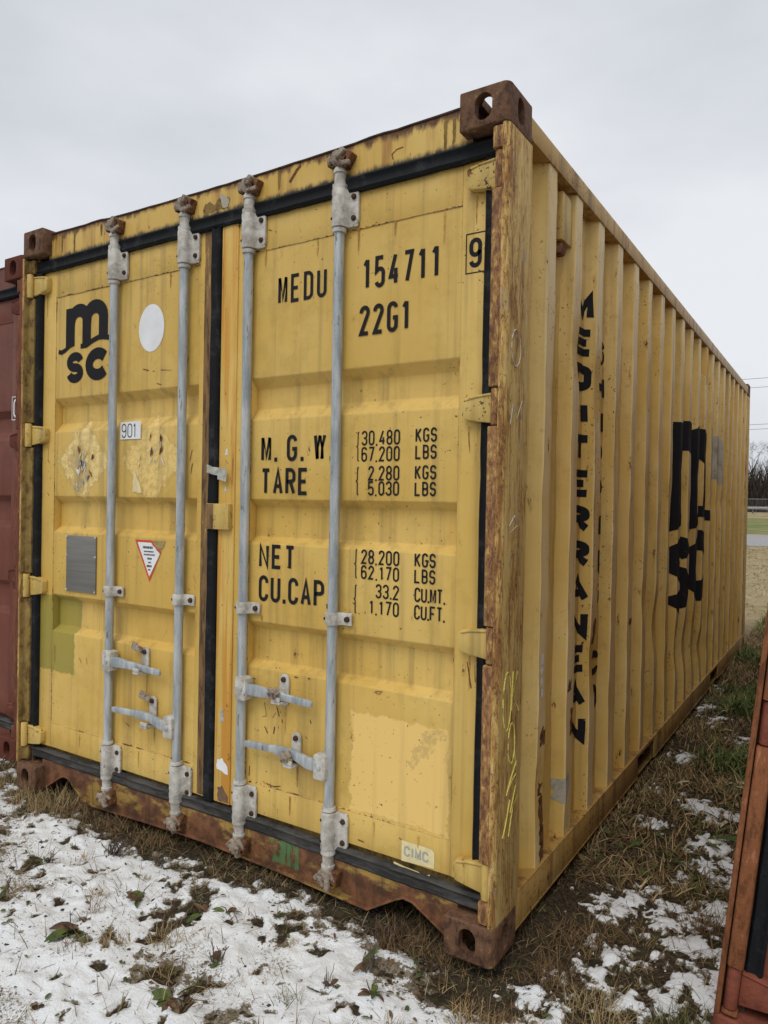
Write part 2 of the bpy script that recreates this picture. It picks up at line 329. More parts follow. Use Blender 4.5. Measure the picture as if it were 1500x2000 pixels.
# ---------------------------------------------------------------- stroke lettering
def glyph(ch, W, H):
    rx = W/2; ry = min(W*.55, H*.24); q = .5*H
    top = arc(rx, H-ry, rx, ry, 180, 0); bot = arc(rx, ry, rx, ry, 0, -180)
    S = {
     '0': [(top+bot, 1)], 'O': [(top+bot, 1)],
     '1': [([(W*.62, 0), (W*.62, H)], 0), ([(W*.10, H*.80), (W*.58, H*.985)], 0)],
     '2': [(arc(rx, H-ry, rx, ry, 185, -25)+[(0, 0), (W, 0)], 0)],
     '3': [(arc(rx, H-ry, rx, ry, 175, 0)+[(W, q+ry*.7), (W*.8, q), (W*.35, q)], 0), ([(W*.8, q), (W, q-ry*.7)]+arc(rx, ry, rx, ry, 0, -175), 0)],
     '4': [([(W*.70, H), (0, H*.24), (W*1.08, H*.24)], 0), ([(W*.76, H*.52), (W*.76, 0)], 0)],
     '5': [([(W*.95, H), (.04*W, H), (0, H*.52)]+arc(rx, H*.60-ry, rx, ry, 120, 0)+arc(rx, ry, rx, ry, 0, -170), 0)],
     '6': [(arc(rx, H-ry, rx, ry, 10, 180)+[(0, ry)]+arc(rx, ry, rx, ry, 180, 360)+arc(rx, H*.58-ry, rx, ry, 0, 165), 0)],
     '7': [([(0, H), (W, H), (W*.34, 0)], 0)],
     '8': [(arc(rx, H-ry, rx*.93, ry, 0, 180)+arc(rx, q+ry*.9, rx*.93, ry*.9, 180, 360), 1), (arc(rx, q-ry*.9, rx, ry*.9, 0, 180)+arc(rx, ry, rx, ry, 180, 360), 1)],
     '9': [(arc(rx, ry, rx, ry, 190, 360)+[(W, H-ry)]+arc(rx, H-ry, rx, ry, 0, 180)+arc(rx, H*.42+ry, rx, ry, 180, 345), 0)],
     'M': [([(0, 0), (0, H), (W*.5, H*.12), (W, H), (W, 0)], 0)],
     'E': [([(W, 0), (0, 0), (0, H), (W, H)], 0), ([(0, q), (W*.85, q)], 0)], 'F': [([(0, 0), (0, H), (W, H)], 0), ([(0, q), (W*.8, q)], 0)],
     'D': [([(0, 0), (0, H)]+arc(W*.4, H-ry, W*.6, ry, 90, 0)+arc(W*.4, ry, W*.6, ry, 0, -90), 1)],
     'U': [([(0, H)]+arc(rx, ry, rx, ry, 180, 360)+[(W, H)], 0)], 'I': [([(rx, 0), (rx, H)], 0)],
     'G': [(arc(rx, H-ry, rx, ry, 8, 180)+arc(rx, ry, rx, ry, 180, 360)+[(W, H*.46), (W*.55, H*.46)], 0)],
     'C': [(arc(rx, H-ry, rx, ry, -8, 180)+arc(rx, ry, rx, ry, 180, 368), 0)],
     'W': [([(0, H), (W*.24, 0), (W*.5, H), (W*.76, 0), (W, H)], 0)], 'T': [([(0, H), (W, H)], 0), ([(rx, 0), (rx, H)], 0)],
     'A': [([(0, 0), (rx, H), (W, 0)], 0), ([(W*.17, H*.30), (W*.83, H*.30)], 0)],
     'R': [([(0, 0), (0, H)]+arc(W*.45, H-ry, W*.55, ry, 90, 0)+arc(W*.45, q+ry*.6, W*.55, ry*.6, 0, -90)+[(0, q)], 0), ([(W*.5, q), (W, 0)], 0)],
     'P': [([(0, 0), (0, H)]+arc(W*.45, H-ry, W*.55, ry, 90, 0)+arc(W*.45, q+ry*.5, W*.55, ry*.5, 0, -90)+[(0, q)], 0)],
     'B': [([(0, 0), (0, H)]+arc(W*.45, H-ry, W*.5, ry, 90, 0)+arc(W*.45, q+ry*.5, W*.5, ry*.5, 0, -90)+[(0, q)], 0), ([(W*.4, q)]+arc(W*.45, q-ry*.6, W*.55, ry*.6, 90, 0)+arc(W*.45, ry, W*.55, ry, 0, -90)+[(0, 0)], 0)],
     'N': [([(0, 0), (0, H), (W, 0), (W, H)], 0)], 'K': [([(0, 0), (0, H)], 0), ([(W, H), (0, H*.42)], 0), ([(W*.3, H*.56), (W, 0)], 0)],
     'S': [(arc(rx, H-ry, rx, ry, 0, 180)+arc(rx, q+ry*.55, rx, ry*.55, 180, 250)+arc(rx, q-ry*.55, rx, ry*.55, 70, 0)+arc(rx, ry, rx, ry, 0, -180), 0)],
     'L': [([(0, H), (0, 0), (W, 0)], 0)], 'H': [([(0, 0), (0, H)], 0), ([(W, 0), (W, H)], 0), ([(0, q), (W, q)], 0)],
     '.': [([(0, 0), (0, .001)], 2)], ',': [([(W*.12, H*.03), (0, -H*.12)], 0)],
     '{': [([(W, H), (W*.6, H*.96), (W*.55, H*.55), (W*.1, H*.5), (W*.55, H*.45), (W*.6, H*.04), (W, 0)], 0)],
    }
    return S[ch]
def ribbon(pts, t, closed=False):
    """2D polyline to a strip of quads [(l0,r0,r1,l1)...]"""
    P = [Vector(p) for p in pts]
    Q = [P[0]]
    for p in P[1:]:
        if (p-Q[-1]).length > 1e-5: Q.append(p)
    if closed and (Q[0]-Q[-1]).length < 1e-5: Q.pop()
    n = len(Q); L = []; Rr = []
    for i in range(n):
        a = Q[i-1] if (i > 0 or closed) else None; b = Q[(i+1) % n] if (i < n-1 or closed) else None
        d1 = (Q[i]-a).normalized() if a is not None else None; d2 = (b-Q[i]).normalized() if b is not None else None
        if d1 is None: d1 = d2
        if d2 is None: d2 = d1
        n1 = Vector((-d1.y, d1.x)); n2 = Vector((-d2.y, d2.x)); mm = n1+n2
        if mm.length < .3: mm = n1
        mm.normalize(); k = min(1/max(mm.dot(n1), .35), 2.2)
        L.append(Q[i]+mm*t/2*k); Rr.append(Q[i]-mm*t/2*k)
    return [(L[i], Rr[i], Rr[(i+1) % n], L[(i+1) % n]) for i in range(n if closed else n-1)]
def text_quads(txt, x, z, w, h, t, pitch, widths={}):
    out = []
    for ch in txt:
        ww = widths.get(ch, w)
        if ch != ' ':
            for k, (pts, cl) in enumerate(glyph(ch, ww-t, h-t)):
                if cl == 2: pp = [(0, -t*.5), (0, t*.6)]; cl = 0
                else: pp = pts
                out += [[(p.x+x+t/2, p.y+z+t/2, k) for p in q] for q in ribbon(pp, t, bool(cl))]
        x += ww+pitch
    return out
def flat_text(quads, y, name, mat, parent):
    mb = MB()
    for q in quads: mb.quad(*[(p[0], y-.00012*(p[2] if len(p) > 2 else 0), p[1]) for p in q])
    return mb.build(name, mat, parent, recalc=False, smooth=False)
def jag(poly, amp, step=.02, seed=0):
    r = random.Random(seed); out = []
    for i in range(len(poly)):
        a, b = Vector(poly[i]), Vector(poly[(i+1) % len(poly)]); n = max(1, int((b-a).length/step))
        for k in range(n):
            p = a.lerp(b, k/n); out.append((p.x+r.uniform(-amp, amp), p.y+r.uniform(-amp, amp)))
    return out

# ---------------------------------------------------------------- containers
W, L, H = 2.438, 6.058, 2.591
YD = .060                                  # outer plane of the doors
HZ = [2.345, 1.650, .946, .246]            # hinge heights
def casting_mesh():
    """corner casting: outer corner at the origin, x -.162..0, y 0...178, z 0...118, hollow, three apertures"""
    def tmp(mb, bev=0):
        o = mb.build('tmp', MT['dark'], None, bevel=bev, seg=4, smooth=False); return o
    a = tmp(MB().prism([(-.162, 0)]+arc(-.024, .024, .024, .024, -90, 0, 6)+[(0, .178), (-.162, .178)], 'z', 0, .118), .006)
    cuts = [MB().box(-.134, -.028, .028, .150, .026, .094),
            MB().prism(stadium(-.083, .059, .028, .040, 10), 'y', -.05, .06),
            MB().prism([(p[0], p[1]) for p in stadium(.088, .059, .026, .040, 10)], 'x', -.06, .05),
            MB().prism([(p[0], p[1]) for p in stadium(-.081, .089, .031, .060, 10)], 'z', -.05, .05)]
    for c in cuts:
        co = tmp(c); md = a.modifiers.new('b', 'BOOLEAN'); md.object = co; md.operation = 'DIFFERENCE'; md.solver = 'EXACT'
    dg = bpy.context.evaluated_depsgraph_get(); me = bpy.data.meshes.new_from_object(a.evaluated_get(dg))
    V = [tuple(v.co) for v in me.vertices]; F = [tuple(p.vertices) for p in me.polygons]
    for o in [o for o in bpy.data.objects if o.name.startswith('tmp')]: bpy.data.objects.remove(o)
    return V, F
CV, CF = casting_mesh()

def side_breaks():
    ys = []; e = .436
    while e < 5.9: ys.append(e); e += .2857
    return ys
RIDGE = side_breaks(); XO, XI, SLP, FLT = W-.010, W-.055, .030, .072
def prof(y):
    for e in RIDGE:
        if y < e-FLT-SLP+1e-9: return XI
        if y <= e-FLT: return XI+(XO-XI)*(y-(e-FLT-SLP))/SLP
        if y <= e: return XO
        if y <= e+SLP: return XO-(XO-XI)*(y-e)/SLP
    return XI
DENTS = [(.70, 1.93, .05, .10, .012), (.98, 1.86, .05, .12, .014), (1.27, 1.72, .05, .16, .010), (1.0, .72, .06, .13, .016), (.41, .40, .06, .15, .008), (2.15, .75, .2, .12, .018), (2.9, .52, .35, .12, .022), (3.5, .40, .3, .1, .02), (4.4, 1.42, .5, .05, .012), (1.85, .9, .06, .1, .010), (2.45, 1.2, .06, .2, .010)]
def dent(y, z):
    d = 0
    for (a, b, sa, sb, h) in DENTS: d += h*math.exp(-((y-a)/sa)**2-((z-b)/sb)**2)
    return d+.0030*math.sin(y*9.1+z*5.3)*math.sin(z*7.7+y*3.1)+.0018*math.sin(y*31+z*13)*math.sin(z*19-y*7)
def sx(y, z):
    edge = min(1, max(0, (z-.16)/.1), max(0, (2.48-z)/.1))
    return prof(y)-dent(y, z)*edge
ZROWS = [.150+(2.500-.150)*i/44 for i in range(45)]
def ybreaks():
    b = [.165]
    for e in RIDGE: b += [e-FLT-SLP, e-FLT-SLP/2, e-FLT, e-FLT/2, e, e+SLP/2, e+SLP]
    b.append(5.89); return [y for y in sorted(set(b)) if y >= .165]
YBR = ybreaks()

def container(name, mats, loc, rot, hero=False, HZ=(2.345, 1.650, .946, .246), solid=False):
    C = empty(name, loc, rot); T = mats
    # castings
    for ix in (0, 1):
        for iy in (0, 1):
            for iz in (0, 1):
                mb = MB(); det = 1
                mb.v = [(x+W if ix else -x, L-y if iy else y, H-z if iz else z) for x, y, z in CV]
                fl = (not ix) ^ bool(iy) ^ bool(iz)
                mb.f = [f[::-1] if fl else f for f in CF]
                mb.build('corner_casting', T['casting'], C, recalc=False, ang=30)
    # front posts
    zon = [.124]+sum([[h-.058, h+.058] for h in list(HZ)[::-1]], [])+[2.467]
    for ix in (0, 1):
        mir = (lambda p: [(W-a, b) for a, b in p]) if not ix else (lambda p: p)
        if ix: poly = [(2.430, .188), (2.437, .188)]+arc(2.417, .024, .020, .020, 0, -90, 6)[0:]+[(2.417, .010), (2.424, .014), (2.430, .030)]
        else: poly = mir([(2.428, .188), (2.437, .188), (2.437, .005), (2.424, .005), (2.424, .018), (2.428, .03)])
        p = MB().prism(poly, 'z', .117, 2.474).build('corner_post', T['post'], C, bevel=.0015, ang=50)
        for k in range(0, len(zon), 2):
            if ix: q = rrect(2.384, 2.4215, .0035, .044, .009)
            elif solid: q = mir(rrect(2.384, 2.4215, .0035, .044, .009))
            else: q = [(.0145, .003), (.022, .003), (.024, .026), (.058, .030), (.058, .046), (.0145, .046)]
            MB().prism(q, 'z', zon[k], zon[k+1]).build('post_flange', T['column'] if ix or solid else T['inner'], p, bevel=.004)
        # deep back plate of the post
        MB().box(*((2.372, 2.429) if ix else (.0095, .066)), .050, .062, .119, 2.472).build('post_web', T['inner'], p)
    for ix in (0, 1):
        MB().box(*((2.36, 2.4365) if ix else (.0015, .078)), L-.19, L-.002, .117, 2.474).build('corner_post', T['post'], C, bevel=.006)
    # header and sill
    hd = MB()
    n = 40; top = []
    for i in range(n+1):
        x = .140+(W-.280)*i/n; top.append((x, 2.572-.016*math.sin(math.pi*i/n)+random.uniform(-.0008, .0008)+(.004 if i in (6, 7, 33, 34) else 0)))
    hd.prism(top+[(W-.140, 2.448), (.140, 2.448)], 'y', .050, .11)
    hd = hd.build('door_header', T['header'], C)
    MB().prism([(a, b+.0005) for a, b in top]+[(a, b+.006) for a, b in top[::-1]], 'y', .046, .14).build('header_lip', MT['bolt'] if hero else T['header'], hd)
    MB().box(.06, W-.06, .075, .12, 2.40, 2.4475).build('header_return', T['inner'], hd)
    zb = .047
    prof_s = [(.140, .146), (.140, .012), (.165, .012), (.290, .090), (.315, .098), (.345, .094), (.455, .018), (.52, .012), (.9, .030), (1.2, .038), (1.6, .030), (1.968, .014), (2.075, .080), (2.105, .095), (2.140, .092), (2.258, .028), (W-.140, .012), (W-.140, .146)]
    sl = MB().prism(prof_s, 'y', .050, .110).build('door_sill', T['sill'], C, bevel=.003)
    low = prof_s[2:-2]
    MB().prism([(a, b-.003) for a, b in low]+[(a, b+.006) for a, b in low[::-1]], 'y', .0445, .0495).build('sill_edge', T['sill'], sl)
    MB().box(.07, W-.07, .082, .13, .1465, .20).build('sill_return', T['inner'], sl)
    # rails
    for ix in (0, 1):
        X = (lambda a: a) if ix else (lambda a: W-a)
        def bx(mb, a, b, *r): mb.box(min(X(a), X(b)), max(X(a), X(b)), *r); return mb
        tr = MB(); bx(tr, 2.376, 2.4345, .179, L-.179, 2.494, 2.563); tr.build('top_side_rail', T['rail'], C, bevel=.004)
        br = MB(); g0 = [(.179, 1.74), (2.10, 3.96), (4.32, L-.179)]
        for a, b in g0: bx(br, 2.429, 2.435, a, b, .040, .146)
        bx(br, 2.429, 2.435, 1.7405, 2.0995, .132, .146); bx(br, 2.429, 2.435, 3.9605, 4.3195, .132, .146)
        bo = br.build('bottom_side_rail', T['rail'], C, bevel=.0015)
        fl = MB(); bx(fl, 2.34, 2.4355, .179, L-.179, .1465, .1505); fl.build('rail_top_flange', T['rail'], bo)
        fl = MB()
        for a, b in g0: bx(fl, 2.36, 2.4365, a, b, .034, .0395)
        fl.build('rail_bottom_flange', T['rail'], bo)
        for a, b in ((1.74, 2.10), (3.96, 4.32)):
            fp = MB(); bx(fp, 1.9, 2.4285, a, a+.006, .036, .146); bx(fp, 1.9, 2.4285, b-.006, b, .036, .146); bx(fp, 1.9, 1.905, a+.007, b-.007, .04, .146); bx(fp, 2.38, 2.4285, a+.007, b-.007, .034, .038)
            fp.build('forklift_pocket', T['inner'], bo)
    # side walls
    for ix in (0, 1):
        mb = MB(); ny = len(YBR)
        for z in ZROWS:
            for y in YBR:
                x = sx(y, z) if ix else W-prof(y); mb.v.append((x, y, z))
        for j in range(len(ZROWS)-1):
            for i in range(ny-1):
                q = (j*ny+i, j*ny+i+1, (j+1)*ny+i+1, (j+1)*ny+i); mb.f.append(q if ix else q[::-1])
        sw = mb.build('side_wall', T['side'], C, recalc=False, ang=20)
        if ix: right_wall = sw
    MB().box(.08, W-.08, L-.06, L-.02, .12, 2.47).build('rear_wall', T['side'], C)
    rf = MB()
    for k in range(28):
        y0 = .13+k*.2072; rf.box(.1, W-.1, y0, y0+.12, 2.553, 2.574)
    rf.box(.06, W-.06, .10, L-.05, 2.548, 2.556)
    rf.build('roof', T['rail'], C)
    MB().box(.05, W-.05, .13, L-.1, .12, .145).build('floor_base', T['inner'], C)
    # ------------------------------------------------ doors
    RZ = [(1.815, 1.780, 1.703, 1.660), (1.367, 1.340, 1.228, 1.203), (.915, .888, .768, .745)]
    doors = []
    for s in (0, 1):
        x0, x1 = ((.092, 1.192), (1.246, 2.346))[s]
        a, b = ((.184, 1.124), (1.400, 2.264))[s]
        dm = T['doorR'] if s else T['doorL']
        fr = MB()
        fr.box(x0, a, YD, .115, .205, 2.412); fr.box(b, x1, YD, .115, .205, 2.412)
        fr.box(a+.0005, b-.0005, YD+.001, .114, 2.283, 2.4115); fr.box(a+.0005, b-.0005, YD+.001, .114, .2055, .316)
        D = fr.build('door', dm, C, bevel=.002); doors.append(D)
        # pressed panel with three recessed bands
        pr = [(YD+.004, 2.2825)]
        dp = .036
        for (z1, z2, z3, z4) in RZ:
            def fil(P, Q, S, r=.0045):
                P, Q, S = Vector(P), Vector(Q), Vector(S); A = Q+(P-Q).normalized()*r; B = Q+(S-Q).normalized()*r
                return [tuple((A*(1-t)**2+Q*2*t*(1-t)+B*t*t)) for t in (0, .33, .67, 1)]
            k = [(YD+.004, z1+.05), (YD+.004, z1), (YD+.004+dp, z2), (YD+.004+dp, z3), (YD+.004, z4), (YD+.004, z4-.05)]
            for i in (1, 2, 3, 4): pr += fil(k[i-1], k[i], k[i+1])
        pr.append((YD+.004, .3165))
        mb = MB(); nx = 16
        zz = []
        for (yy, z) in pr:
            if zz and zz[-1][1]-z > .16:
                n_ = int((zz[-1][1]-z)/.08); y_, z_ = zz[-1]
                for t in range(1, n_): zz.append((y_+(yy-y_)*t/n_, z_+(z-z_)*t/n_))
            zz.append((yy, z))
        for (yy, z) in zz:
            for i in range(nx+1):
                x = a+.0008+(b-a-.0016)*i/nx
                e = math.sin(math.pi*i/nx)
                wv = e*.0006*(math.sin(x*8+z*5+s)+math.sin(z*11+x*3))
                mb.v.append((x, yy+wv, z))
        for j in range(len(zz)-1):
            for i in range(nx):
                o_ = j*(nx+1)+i; mb.f.append((o_, o_+nx+1, o_+nx+2, o_+1))
        mb.build('door_panel', dm, D, recalc=False, ang=60)
        # weld seams
        for (p0, p1) in (((a, 2.283), (b, 2.283)), ((a, .316), (b, .316)), ((a, .316), (a, 2.283)), ((b, .316), (b, 2.283))):
            hor = abs(p0[1]-p1[1]) < .01; n_ = 36
            pth = []
            for i in range(n_+1):
                t = i/n_; x = p0[0]+(p1[0]-p0[0])*t; z = p0[1]+(p1[1]-p0[1])*t
                pth.append((x, YD+.0035+random.uniform(-.0006, .0006), z+(random.uniform(-.001, .001) if hor else 0)))
            MB().tube(pth, [.0032 if hor else .0017]*(n_+1), 6).build('weld_seam', T.get('seam', T['frame']), D, recalc=False, ang=80)
        # hinges
        for h in HZ:
            mir = (lambda q: q) if s else (lambda q: [(W-x_, z_) for x_, z_ in q])
            end = 2.288
            out = [(end, h-.022), (end+.008, h-.032), (end+.040, h-.038), (2.388, h-.047), (2.388, h+.045), (end+.045, h+.040), (end+.010, h+.034), (end, h+.024)]
            hg = MB().prism(mir(out), 'y', .032, YD+.002).build('hinge', T['hinge'], D, bevel=.004, seg=2)
            kx = 2.404 if s else W-2.404
            MB().tube([(kx, .026, h-.054), (kx, .026, h+.054)], .0165, 14).build('hinge_knuckle', T['column'] if (s and h > .5) else T['hinge'], C if False else D, bevel=.002)
            rim = [(end+.012, h+.032), (end+.045, h+.039), (2.386, h+.044)]
            MB().tube([(p[0], .0325, p[1]-.005) for p in mir(rim)], .0042, 6).build('hinge_rib', T['hinge'], D, recalc=False, ang=80)
        # seal round the door
        gm = MT['rubber']
        def seal(p0, p1, wdt, y, mat, nm='door_seal'):
            hor = abs(p0[1]-p1[1]) < .02; n_ = 30; secs = []
            sec = [(-.5, .016), (-.5, -.004), (-.34, -.010), (-.16, -.004), (.0, -.003), (.16, -.004), (.34, -.011), (.5, -.004), (.5, .016)]
            for i in range(n_+1):
                t = i/n_; x = p0[0]+(p1[0]-p0[0])*t; z = p0[1]+(p1[1]-p0[1])*t
                j = random.uniform(-.0012, .0012)
                secs.append([(x+(0 if hor else q[0]*wdt)+(0 if hor else j), y+q[1]+j*.7, z+(q[0]*wdt+j if hor else 0)) for q in sec])
            mb = MB().loft(secs); return mb.build(nm, mat, D, ang=50)
        zt = 2.430
        if s == 0:
            seal((.062, zt), (1.216, zt), .054, .050, gm); seal((.076, .190), (.076, zt-.028), .042 if solid else .036, .046, gm)
            seal((.066, .168), (1.216, .172), .046, .050, MT['rubber_old'])
        else:
            seal((1.2165, zt), (2.378, zt), .054, .050, gm); seal((2.3625, .200), (2.3625, zt-.028), .034, .052, gm)
            seal((1.2165, .172), (2.380, .160), .046, .050, MT['rubber_old']); seal((1.2185, .202), (1.2185, zt-.028), .045, .052, gm)
    if hero:
        # scraped brown band beside the meeting edge, raised orange cover strip, customs box
        MB().box(1.150, 1.1925, YD-.002, YD+.02, .21, 2.405).build('scraped_strip', T['strip'], doors[0], bevel=.001)
        MB().box(1.2465, 1.330, YD-.006, YD+.02, .205, 2.405).build('cover_strip', T['orange'], doors[1], bevel=.003)
        MB().box(1.204, 1.322, .030, YD-.001, 1.250, 1.348).build('customs_box', T['hinge'], doors[1], bevel=.004)
        MB().box(1.203, 1.245, .029, YD-.0015, 1.2515, 1.3465).build('scraped_plate', T['strip'], doors[1], bevel=.003)
    else:
        MB().box(1.2465, 1.330, YD-.006, YD+.02, .205, 2.405).build('cover_strip', T['frame'], doors[1], bevel=.003)
    # ------------------------------------------------ locking gear
    RX = [.628, 1.056, 1.398, 1.811]; RY = .038
    for k, x in enumerate(RX):
        rod = MB().tube([(x, RY, .165), (x, RY, .9), (x+.0015, RY, 1.4), (x, RY, 1.9), (x, RY, 2.435)], .0176, 20, cap=True).build('lock_rod', MT['galv'], C, ang=60)
        for top in (1, 0):
            sg = 1 if top else -1; z0 = 2.352 if top else .243
            hh = .068
            # bearing bracket: shell round the rod and a bolted flange
            sec = arc(x, RY, .0275, .0275, 180, 360, 12)
            poly = [(x-.0275, YD+.000)]+sec+[(x+.034, YD-.012), (x+.066, YD-.010), (x+.066, YD-.003), (x+.0275, YD-.001)]
            b = MB().prism(poly, 'z', z0-hh*.93, z0+hh*.93).build('bearing_bracket', MT['bracket'], rod, bevel=.0018)
            MB().prism(rrect(x+.020, x+.070, z0-hh*.84, z0+hh*.84, .014), 'y', YD-.0125, YD-.0015).build('bracket_flange', MT['bracket'], rod, bevel=.002)
            for dz in (-.036, .036):
                MB().tube([(x+.052, YD-.0125, z0+dz), (x+.052, YD-.020, z0+dz)], [.0105, .0085], 8).build('bolt', MT['bolt'], rod, bevel=.0015)
                d = .012
                MB().tube([(x-.0165, RY-.0205, z0+dz), (x-.0172, RY-.0235, z0+dz)], .0048, 8).build('rivet_hole', MT['dark'], rod)
            c = MB()
            zc = z0+sg*hh
            pth = [(zc-sg*.006, .0255), (zc+sg*.012, .0265), (zc+sg*.0125, .0205), (zc+sg*.050, .0195), (zc+sg*.051, .0235), (zc+sg*.062, .0235), (zc+sg*.072, .017), (zc+sg*.085, .016)]
            c.tube([(x, RY, p[0]) for p in pth], [p[1] for p in pth], 16)
            zr = z0-sg*hh
            MB().tube([(x, RY, zr), (x, RY, zr-sg*.012)], [.0255, .0235], 16).build('rod_ring', MT['bracket'], rod)
            c.build('rod_collar', MT['bracket'], rod, recalc=True)
            # cam with horns, and the rusty keeper on the header or sill
            ze = zc+sg*.088; cm = MB()
            for (dx, dy, dz, sx_, sy_, sz_, ry, rz) in ((-.002, -.002, .006, .028, .017, .022, 18, 12), (-.030, -.010, .004, .009, .013, .016, -25, 0), (.026, -.014, -.012, .024, .009, .008, -30, 15), (.014, -.014, .022, .010, .014, .020, 25, 0), (-.012, -.006, .026, .012, .012, .010, -20, 0)):
                Mx = Matrix.Translation((x+dx, RY-.004+dy, ze+sg*dz)) @ Matrix.Rotation(R_(ry*sg+k*9), 4, 'Y') @ Matrix.Rotation(R_(rz), 4, 'Z')
                cm.box(-sx_, sx_, -sy_, sy_, -sz_, sz_, Mx)
            cm.build('cam', MT['cam'], rod, bevel=.006, seg=2)
            kp = MB()
            for (dx, dz, sx_, sz_, ry) in ((.036, .0, .013, .027, 12), (-.030, .006, .009, .020, -8), (.004, .010, .038, .012, -6)):
                Mx = Matrix.Translation((x+dx, .048, ze+sg*dz)) @ Matrix.Rotation(R_(ry*sg+k*7), 4, 'Y')
                kp.box(-sx_, sx_, -.030, .006, -sz_, sz_, Mx)
            kp.build('cam_keeper', MT['keeper'], C, bevel=.005, seg=2)
        # mid guide
        zg = .965
        poly = [(x-.030, YD-.001)]+arc(x, RY-.002, .0245, .024, 180, 360, 10)+[(x+.034, YD-.011), (x+.070, YD-.010), (x+.070, YD-.002)]
        MB().prism(poly, 'z', zg-.021, zg+.021).build('rod_guide', MT['bracket'], rod, bevel=.002)
        MB().tube([(x+.053, YD-.009, zg), (x+.053, YD-.019, zg)], [.011, .009], 8).build('bolt', MT['bolt'], rod, bevel=.001)
        MB().tube([(x-.020, RY-.017, zg), (x-.0212, RY-.0195, zg)], .005, 8).build('rivet_hole', MT['dark'], rod)
        # handle
        d = 1 if k in (0, 2) else -1; zh = .672 if d > 0 else .459
        hub = MB().prism(rrect(x+d*.022-.026, x+d*.022+.026, zh-.043, zh+.043, .009), 'y', .006, RY+.012).build('handle_hub', MT['bracket'], rod, bevel=.003)
        MB().tube([(x+d*.026, .007, zh), (x+d*.026, .001, zh)], [.010, .009], 10).build('hub_pin', MT['galv'], rod, bevel=.001)
        stn = [(.040, .020, .012, 0), (.085, .021, .012, .0), (.15, .016, .012, -.003), (.205, .017, .011, -.004), (.212, .013, .009, -.005), (.33, .0125, .009, -.008), (.345, .010, .008, -.009)]
        if d < 0: stn = [(a_+(.03 if a_ > .2 else 0), b_, c_, .0 if a_ < .1 else .016-.02*abs(a_-.2)) for a_, b_, c_, e_ in stn]
        secs = []
        for (a_, hz, ty, dz) in stn:
            X_ = x+d*a_; yy = .020+.010*math.sin(a_*8)
            q = [(X_, yy-ty, zh+dz-hz), (X_, yy+ty*.4, zh+dz-hz), (X_, yy+ty*.4, zh+dz+hz), (X_, yy-ty, zh+dz+hz)]
            secs.append(q)
        MB().loft(secs).build('handle', MT['galv'], rod, bevel=.004, seg=2)
        rx = (.842, .893, 1.590, 1.650)[k]; rz = (.690, .495, .684, .484)[k]
        rt = MB().prism(stadium(rx, rz, .021, .058), 'y', YD-.008, YD+.0005).build('handle_retainer', MT['bracket'], rod, bevel=.002)
        for dz in (.038, -.038): MB().tube([(rx, YD-.008, rz+dz), (rx, YD-.017, rz+dz)], [.0105, .009], 8).build('bolt', MT['bolt'], rod, bevel=.001)
        ct = MB(); ct.box(rx-.020, rx+.020, .004, YD-.0085, zh-.030, zh-.022); ct.box(rx-.020, rx+.020, .004, .010, zh-.022, zh-.004)
        ct.build('catch', MT['bracket'], rod, bevel=.003)
        fl = MB()
        if k < 2:
            Mx = Matrix.Translation((rx-.004, YD-.022, rz+.046)) @ Matrix.Rotation(R_(16), 4, 'Y')
            fl.box(-.034, .004, -.006, .006, -.012, .012, Mx); fl.box(-.062, -.030, -.004, .004, -.017, .017, Mx)
        else:
            Mx = Matrix.Translation((rx-.012, .008, zh+.008)) @ Matrix.Rotation(R_(-35), 4, 'Y')
            fl.box(-.026, .026, -.006, .006, -.014, .014, Mx); fl.box(-.010, .010, -.012, -.004, -.022, .022, Mx)
        fl.build('seal_hasp', MT['cam'], rod, bevel=.004)
    return C, doors, right_wall

HERO, DR, SW = container('shipping_container', MT['yellow'], (0, 0, 0), (0, 0, 0), True)
tag(HERO, 'yellow rust-streaked steel shipping container with four grey locking rods on its doors', 'container')

# ---------------- lettering on the doors
YP = YD+.004-.0020
BK = MT['black']; WD = {'.': .016, ',': .012, '1': .035, 'I': .02, ' ': .02}
def T_(s, txt, x0, x1, z0, z1, t, w=None, widths=None, mat=None):
    """fit a line of text into a rectangle"""
    h = z1-z0; n = len(txt); wd = dict(widths or {})
    w = w or .045
    tot = sum(wd.get(c, w) for c in txt); p = ((x1-x0)-tot)/max(1, n-1)
    x = x0
    for c in txt:
        if c != ' ': flat_text(text_quads(c, x, z0, wd.get(c, w), h, t, 0), YP, 'letter' if c.isalpha() else 'digit' if c.isdigit() else 'punctuation_mark', mat or BK, DR[s])
        x += wd.get(c, w)+p
T_(1, 'MEDU', 1.523, 1.742, 2.074, 2.175, .0125, .042)
T_(1, '154711', 1.893, 2.189, 2.074, 2.179, .0135, .040, {'1': .034})
T_(1, '22G1', 1.883, 2.082, 1.921, 2.021, .0135, .042, {'1': .034})
q = text_quads('9', 2.289, 2.083, .043, .091, .0135, 0)
flat_text(q, YD-.0008, 'lettering', BK, DR[1])
flat_text([[(p.x, p.y) for p in r] for r in ribbon([(2.279, 2.068), (2.343, 2.068), (2.343, 2.188), (2.279, 2.188)], .0035, True)], YD-.0008, 'lettering_box', BK, DR[1])
T_(1, 'M. G. W.', 1.454, 1.782, 1.505, 1.600, .0135, .047, {'.': .0135, ' ': .012, 'W': .054})
T_(1, 'TARE', 1.455, 1.676, 1.384, 1.481, .0135, .046)
T_(1, '30,480', 1.901, 2.052, 1.552, 1.602, .0062, .0235, {',': .008})
T_(1, '67,200', 1.901, 2.052, 1.498, 1.548, .0062, .0235, {',': .008})
T_(1, '2,280', 1.930, 2.052, 1.435, 1.484, .0062, .0235, {',': .008})
T_(1, '5,030', 1.930, 2.052, 1.385, 1.433, .0062, .0235, {',': .008})
